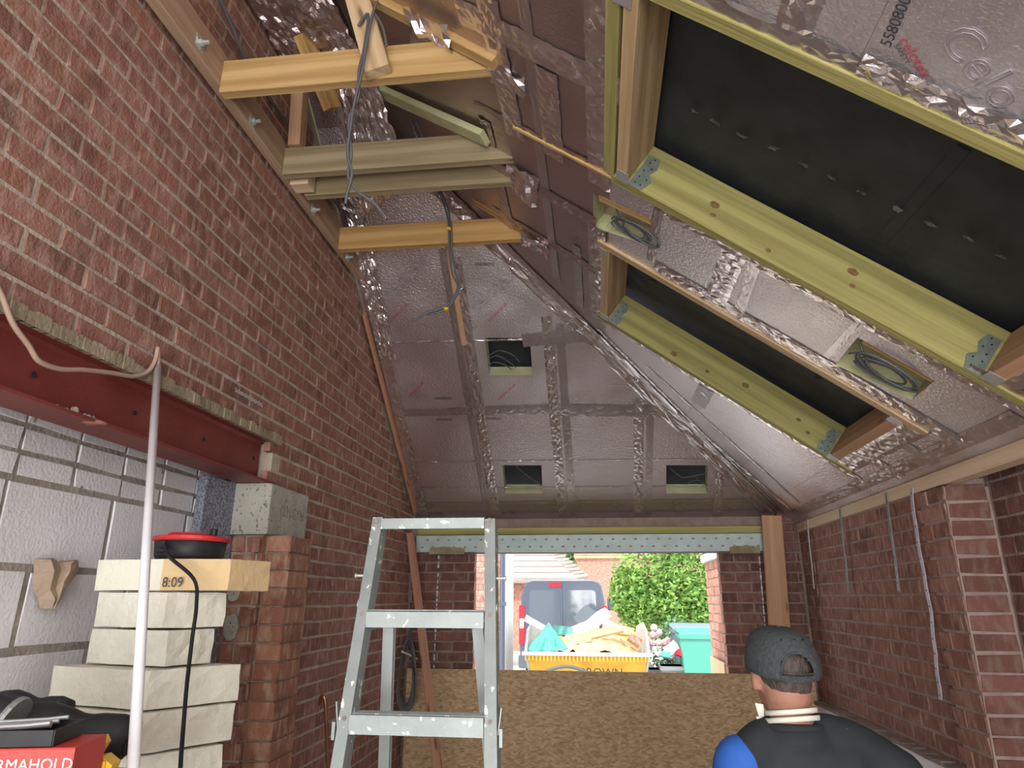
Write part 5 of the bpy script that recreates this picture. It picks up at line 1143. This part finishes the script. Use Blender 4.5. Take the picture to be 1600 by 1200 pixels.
wheelie('wheelie_bin', 1.31, 9.95, .19, .255, .28, -.40, 'tall green wheelie bin outside at the right of the window', M['bin_green'], M['bin_green'])
wheelie('wheelie_bin', 1.33, 10.62, .19, .29, .28, -.36, 'bin with a grey-blue lid standing behind the green bin', M['bin_lid'], M['bin_lid'])
gb = wheelie('rubbish_bin', .97, 10.0, .13, .175, .18, -.80, 'small grey bin overflowing with cartons beside the green bin', M['bin_grey'], None)
G().box((.955, 9.80, -1.06), (.985, 9.815, -.92)).out('sticker', M['yellow_plastic'], gb)
wheelie('rubbish_bin', .72, 10.15, .12, .15, .16, -.86, 'dark bin half hidden between the skip and the small grey bin', M['van_trim'], None)
shard('carton_scrap', 1050, 1015, 9.95, .09, .07, .6, M['rub_white'], 'white and red carton on top of the small grey bin', 'carton', .05)
shard('carton_scrap', 1040, 1024, 9.9, .06, .04, -.2, M['tarp'], 'small teal carton on the small grey bin', 'carton', .04)
shard('carton_scrap', 1062, 1021, 9.9, .05, .05, -.4, M['lamp_red'], 'red carton scrap at the right of the small grey bin', 'carton', .04)
# ================================================================ MAN
M['skin'] = mat('skin', (.34, .165, .115), (.42, .21, .15), 8, .55, bump=.1, bscale=80)
M['cap'] = mat('charcoal_cap_cloth', (.035, .045, .047), (.06, .07, .072), 90, .85, bump=.5, bscale=130)
M['vest'] = mat('black_vest', (.012, .016, .018), (.02, .026, .028), 6, .85, bump=.2, bscale=20, speck=(.1, .1, .1), speck_scale=90, speck_at=.75)
M['blue'] = mat('blue_shirt', (.02, .10, .42), (.03, .15, .55), 6, .8, bump=.2, bscale=20)
M['hair'] = mat('dark_hair', (.05, .035, .028), (.10, .075, .06), 90, .8, bump=.8, bscale=140, stretch=(1, 1, .4))
M['trouser'] = mat('dark_trousers', (.03, .033, .045), rough=.85)
M['elastic'] = mat('off_white_elastic', (.68, .68, .58), rough=.8)
M['eyewhite'] = mat('eye_white', (.8, .78, .75), rough=.3)
MY = 2.2; hc = atY(1222, 1052, MY); hx, hz = hc.x, hc.z
man = empty('person', (hx + .03, MY + .02, -1.7), 'man seen from behind in a charcoal cap, black vest and blue sleeves', 'person')
def cap_(g, pts, rad, seg=14):
    """rounded tapered limb through pts"""
    pts = [V(p) for p in pts]; P = smoothpath(pts, 4) if len(pts) > 2 else [pts[0].lerp(pts[1], i / 6) for i in range(7)]
    n = len(P); ks = [i / (n - 1) * (len(rad) - 1) for i in range(n)]; R = [rad[int(k)] + (rad[min(int(k) + 1, len(rad) - 1)] - rad[int(k)]) * (k - int(k)) for k in ks]
    g.tube(P, 1, seg, taper=R)
    for p, r in ((P[0], R[0]), (P[-1], R[-1])): ball(g, p, r)
def ball(g, c, r, s=(1, 1, 1), seg=14):
    c = V(c); vs = []; n = 8
    for i in range(n + 1):
        a = math.pi * i / n
        for k in range(seg): b = 2 * math.pi * k / seg; vs.append(c + V((r * s[0] * math.sin(a) * math.cos(b), r * s[1] * math.sin(a) * math.sin(b), r * s[2] * math.cos(a))))
    g.add(vs, [(i * seg + k, (i + 1) * seg + k, (i + 1) * seg + (k + 1) % seg, i * seg + (k + 1) % seg) for i in range(n) for k in range(seg)])
def fuse(name, g, m, parent, vox=.009, sm=6, squash=None):
    d = bpy.data.meshes.new('tmp'); d.from_pydata([tuple(v) for v in g.v], [], g.f); o = bpy.data.objects.new('tmp', d); COL.objects.link(o)
    r = o.modifiers.new('r', 'REMESH'); r.mode = 'VOXEL'; r.voxel_size = vox; s = o.modifiers.new('s', 'SMOOTH'); s.iterations = sm; s.factor = .5
    dg = bpy.context.evaluated_depsgraph_get(); dg.update(); me = bpy.data.meshes.new_from_object(o.evaluated_get(dg)); bpy.data.objects.remove(o, do_unlink=True)
    me.materials.clear(); me.materials.append(m); me.polygons.foreach_set('use_smooth', [True] * len(me.polygons)); me.polygons.foreach_set('material_index', [0] * len(me.polygons))
    return mesh(name, None, None, None, parent=parent, data=me)
yaw = math.radians(8)                                   # head turned a little to the left
def H_(x, y, z): return V((hx + x * math.cos(yaw) - y * math.sin(yaw), MY + x * math.sin(yaw) + y * math.cos(yaw), hz + z))
bx_, by_ = hx + .05, MY + .0                            # chest axis
nx = hx + .010; sh = hz - .205                                          # shoulder height
g = G()
ball(g, H_(0, -.005, .02), 1, (.078, .096, .10)); ball(g, H_(0, .03, -.05), 1, (.062, .07, .075)); ball(g, H_(0, .055, -.085), .03); ball(g, H_(0, -.02, -.04), 1, (.068, .075, .07))
cap_(g, [H_(0, .10, .0), H_(0, .118, -.03)], [.009, .016]); cap_(g, [H_(-.025, .092, -.06), H_(.025, .092, -.06)], [.009, .009])
for s in (-1, 1): ball(g, H_(s * .081, .0, -.015), 1, (.012, .022, .036))
cap_(g, [H_(0, -.01, -.06), V((nx, by_ - .025, hz - .16))], [.056, .060]); cap_(g, [V((nx, by_ - .02, hz - .13)), V((bx_ - .01, by_, sh - .06))], [.06, .075])
for dx_ in (-.08, -.03, .03, .08): cap_(g, [(bx_ + dx_, by_, sh - .04), (bx_ + dx_ * .8, by_ + .01, sh - .3), (bx_ + dx_ * .85, by_, sh - .55)], [.085, .09, .09])
def arm(s): return [V((bx_ + s * .175, by_, sh - .03)), V((bx_ + s * .225, by_ - .0, sh - .17)), V((bx_ + s * .24, by_ + .03, sh - .31)), V((bx_ + s * .20, by_ + .15, sh - .40)), V((bx_ + s * .15, by_ + .27, sh - .44))]
for s in (-1, 1):
    A_ = arm(s); cap_(g, [(bx_ + s * .06, by_, sh + .0), A_[0]], [.06, .055]); cap_(g, A_[:3], [.052, .045, .038]); cap_(g, A_[2:], [.038, .035, .025])
    w0 = A_[-1]; cap_(g, [w0, w0 + V((-s * .02, .035, -.012)), w0 + V((-s * .035, .07, -.03))], [.024, .034, .036])
    pal = w0 + V((-s * .035, .075, -.03))
    for k, ln in enumerate((.055, .065, .06, .048)):
        b0 = pal + V((-s * .03 + s * .02 * k, .02, .004 * (k == 1))); cap_(g, [b0, b0 + V((-s * .004, ln * .55, -.012)), b0 + V((-s * .012, ln * .75, -.035)), b0 + V((-s * .016, ln * .6, -.055))], [.0095, .009, .0085, .0075], 8)
    b0 = w0 + V((-s * .05, .045, -.01)); cap_(g, [b0, b0 + V((-s * .03, .025, -.01)), b0 + V((-s * .035, .055, -.02))], [.012, .011, .009], 8)
def leg(s): return [V((bx_ + s * .09, by_, sh - .60)), V((bx_ + s * .10, by_ + .01, -1.24)), V((bx_ + s * .105, by_ - .01, -1.62))]
for s in (-1, 1): cap_(g, leg(s), [.085, .055, .04]); cap_(g, [leg(s)[2], leg(s)[2] + V((s * .02, .13, -.035))], [.04, .034])
fuse('body', g, M['skin'], man, .0085, 4)
for s in (-1, 1):
    e = H_(s * .03, .083, .005); ee = G(); ball(ee, e, .011); o_ = ee.out('eye', M['eyewhite'], man, True); ee = G(); ball(ee, e + (H_(0, .009, 0) - H_(0, 0, 0)), .0045); ee.out('iris', M['hair'], o_, True)
# hair below the cap
g = G(); ball(g, H_(0, -.010, .02), 1, (.082, .100, .085)); ball(g, H_(0, -.04, -.025), 1, (.064, .060, .042))
o_ = fuse('hair', g, M['hair'], man, .008, 2)
bm = bmesh.new(); bm.from_mesh(o_.data); f_ = (H_(0, 1, 0) - H_(0, 0, 0)); kill = [v for v in bm.verts if (v.co - H_(0, 0, 0)).dot(f_) > .012 + (v.co.z - hz) * .3]; bmesh.ops.delete(bm, geom=kill, context='VERTS'); bm.to_mesh(o_.data); bm.free()
# clothing
g = G()
for dx_ in (-.085, -.03, .03, .085): cap_(g, [(bx_ + dx_, by_, sh - .03), (bx_ + dx_ * .85, by_ + .01, sh - .3), (bx_ + dx_ * .9, by_, sh - .60)], [.098, .105, .105])
for s in (-1, 1): cap_(g, [(bx_ + s * .045, by_ - .005, sh + .038), (bx_ + s * .12, by_, sh + .015), (bx_ + s * (.172 if s < 0 else .225), by_, sh - .035 - (.02 if s > 0 else 0))], [.068, .07, .068 if s < 0 else .076])
ball(g, (nx + .01, by_ - .02, sh + .04), 1, (.092, .085, .055))
vest = fuse('vest', g, M['vest'], man, .011, 8)
g = G()
for k in range(20):
    a = 2 * math.pi * k / 19
g.tube([V((nx + .004 + .072 * math.cos(2 * math.pi * k / 20), by_ - .018 + .068 * math.sin(2 * math.pi * k / 20), sh + .066 - .008 * math.sin(2 * math.pi * k / 20))) for k in range(21)], .011, 8, cap=False); g.out('collar', M['vest'], man, True)
g = G()
for s in (-1, 1): A_ = arm(s); cap_(g, [A_[0] + V((s * .01, 0, -.005 if s < 0 else -.05)), A_[1], A_[2]], [.080 if s < 0 else .060, .068 if s < 0 else .062, .054]); cap_(g, A_[2:4] + [A_[4].lerp(A_[3], .3)], [.052, .046, .036])
fuse('shirt_sleeves', g, M['blue'], man, .011, 6)
g = G()
for s in (-1, 1): L_ = leg(s); cap_(g, [L_[0], L_[1], L_[2] + V((0, 0, .02))], [.108, .078, .066])
for dx_ in (-.07, 0, .07): ball(g, (bx_ + dx_, by_, sh - .58), .112)
fuse('trousers', g, M['trouser'], man, .012, 6)
for s in (-1, 1):
    g = G(); L_ = leg(s)[2]; cap_(g, [L_ + V((0, -.01, .05)), L_ + V((0, -.01, -.02))], [.058, .055]); cap_(g, [L_ + V((0, -.02, -.03)), L_ + V((s * .02, .15, -.038))], [.048, .042]); fuse('boot', g, M['black_rubber'], man, .011, 4)
# cap
cp_ = empty('baseball_cap', H_(0, 0, .03)); WORLD['baseball_cap'] = Matrix.Translation(H_(0, 0, .03)); cp_.name = 'cap_assembly'
bpy.data.objects.remove(cp_, do_unlink=True)
vs = []; nu, nv = 40, 16; hole = []
def cap_pt(u, v, k=1):
    a = 2 * math.pi * u; ph = v * math.pi / 2
    rx, ry, rz = .098 * k, .120 * k, (.118 + .016 * max(0, math.sin(a)) * math.cos(ph)) * k
    x = rx * math.cos(ph) ** .62 * math.cos(a); y = ry * math.cos(ph) ** .62 * math.sin(a)
    z = rz * math.sin(ph) ** .92 * .96 - .012 + (-.022 * (1 - v) * (math.sin(a) < 0) * abs(math.sin(a)))
    return H_(x, y - .006, z + .022 + .012 * max(0, math.sin(a)) * math.cos(ph))
fs = []
for i in range(nu):
    for j in range(nv + 1): vs.append(cap_pt(i / nu, j / nv))
for i in range(nu):
    for j in range(nv):
        ang = (i + .5) / nu * 360; v = (j + .5) / nv
        if ((ang - 270) / 26) ** 2 + ((v - .10) / .27) ** 2 < 1 and v > .08: continue     # rear arch
        fs.append((i * (nv + 1) + j, ((i + 1) % nu) * (nv + 1) + j, ((i + 1) % nu) * (nv + 1) + j + 1, i * (nv + 1) + j + 1))
cr_ = mesh('cap', vs, fs, M['cap'], parent=man, smooth=True); md = cr_.modifiers.new('t', 'SOLIDIFY'); md.thickness = .003; md.offset = 1
def arc(v, a0, a1, k=1.02, n=18): return [cap_pt((a0 + (a1 - a0) * i / n) / 360, v, k) for i in range(n + 1)]
for v in (.03, .06, .09): G().tube(arc(v, 240, 300, 1.035), .0016, 5).out('strap_stitching', M['cap'], cr_)
g = G(); g.tube([cap_pt((270 + 27 * math.cos(t_)) / 360, .10 + .27 * math.sin(t_), 1.03) for t_ in [math.pi * i / 16 for i in range(17)]], .003, 6); g.out('arch_seam', M['cap'], cr_)
for ang in (30, 90, 150, 210, 270, 330): G().tube([cap_pt(ang / 360, v, 1.02) for v in [.02 + .96 * i / 12 for i in range(13)] if not (ang == 270 and v < .4)], .0013, 5).out('panel_seam', M['cap'], cr_)
for ang in (248, 298): G().lathe(cap_pt(ang / 360, .58, 1.03), [(.0035, 0), (.0035, .002)], 8, ax=(cap_pt(ang / 360, .58) - H_(0, 0, 0)).normalized()).out('eyelet', M['dark'], cr_)
G().lathe(cap_pt(0, 1, 1.02), [(.008, 0), (.006, .005)], 10).out('button', M['cap'], cr_)
vs = []
for i in range(15):
    a = math.radians(28 + 124 * i / 14)
    for k in (0, .5, 1): vs.append(H_(.092 * math.cos(a) * (1 - .06 * k), .108 * math.sin(a) + k * .068 * math.sin((a - .49) / 2.16 * math.pi) ** .5 if 0 < i < 14 else .108 * math.sin(a), .022 - .012 * k - .02 * abs(math.cos(a))))
br_ = mesh('peak', vs, [(i * 3 + k, i * 3 + 3 + k, i * 3 + 4 + k, i * 3 + 1 + k) for i in range(14) for k in range(2)], M['cap'], parent=cr_, smooth=True); md = br_.modifiers.new('t', 'SOLIDIFY'); md.thickness = .003
# respirator hanging at the throat and its elastic straps
def band(zc, zf, rx, ry, w_, name):
    vs = []; n = 30
    for i in range(n + 1):
        a = 2 * math.pi * i / n; q = V((nx + rx * math.cos(a), by_ - .014 + ry * math.sin(a), hz + zc + (zf - zc) * (math.sin(a) + 1) / 2 + .006 * math.cos(a))); vs += [q - V((0, 0, w_ / 2)), q + V((0, 0, w_ / 2))]
    o = mesh(name, vs, [(2 * i, 2 * i + 2, 2 * i + 3, 2 * i + 1) for i in range(n)], M['elastic'], parent=man, smooth=True); md = o.modifiers.new('t', 'SOLIDIFY'); md.thickness = .002; return o
band(-.088, -.108, .070, .074, .013, 'mask_strap'); band(-.106, -.131, .074, .078, .013, 'mask_strap')
for zz, ex in ((-.100, -.05), (-.135, -.045)):
    p = V((nx - .071, by_ + .0, hz + zz + .01)); g = G()
    vs = [p + V((0, 0, .007)), p + V((0, 0, -.007)), p + V((-.018, .004, -.012)), p + V((-.022, .004, .010)), p + V((.0, .012, -.04)), p + V((-.010, .012, -.036))]
    o = mesh('strap_end', vs, [(0, 1, 2, 3), (1, 4, 5, 2)], M['elastic'], parent=man); md = o.modifiers.new('t', 'SOLIDIFY'); md.thickness = .002
g = G(); ball(g, (bx_ - .03, by_ + .085, hz - .125), 1, (.045, .035, .045)); g.out('respirator', M['black_plastic'], man, True)
for s in (-1, 1): g = G(); g.lathe(V((bx_ - .03 + s * .04, by_ + .085, hz - .135)), [(.02, 0), (.024, .012), (.02, .02)], 14, ax=V((s, .3, 0)).normalized()); g.out('filter', M['van_trim'], man, True)
g = G(); ball(g, H_(-.088, .02, .012), .006); g.out('ear_plug', M['elastic'], man, True)
# ---------------------------------------------------------------- lift everything so that the floor is z = 0
for o in SC.objects:
    if o.parent is None: o.location.z += EYE
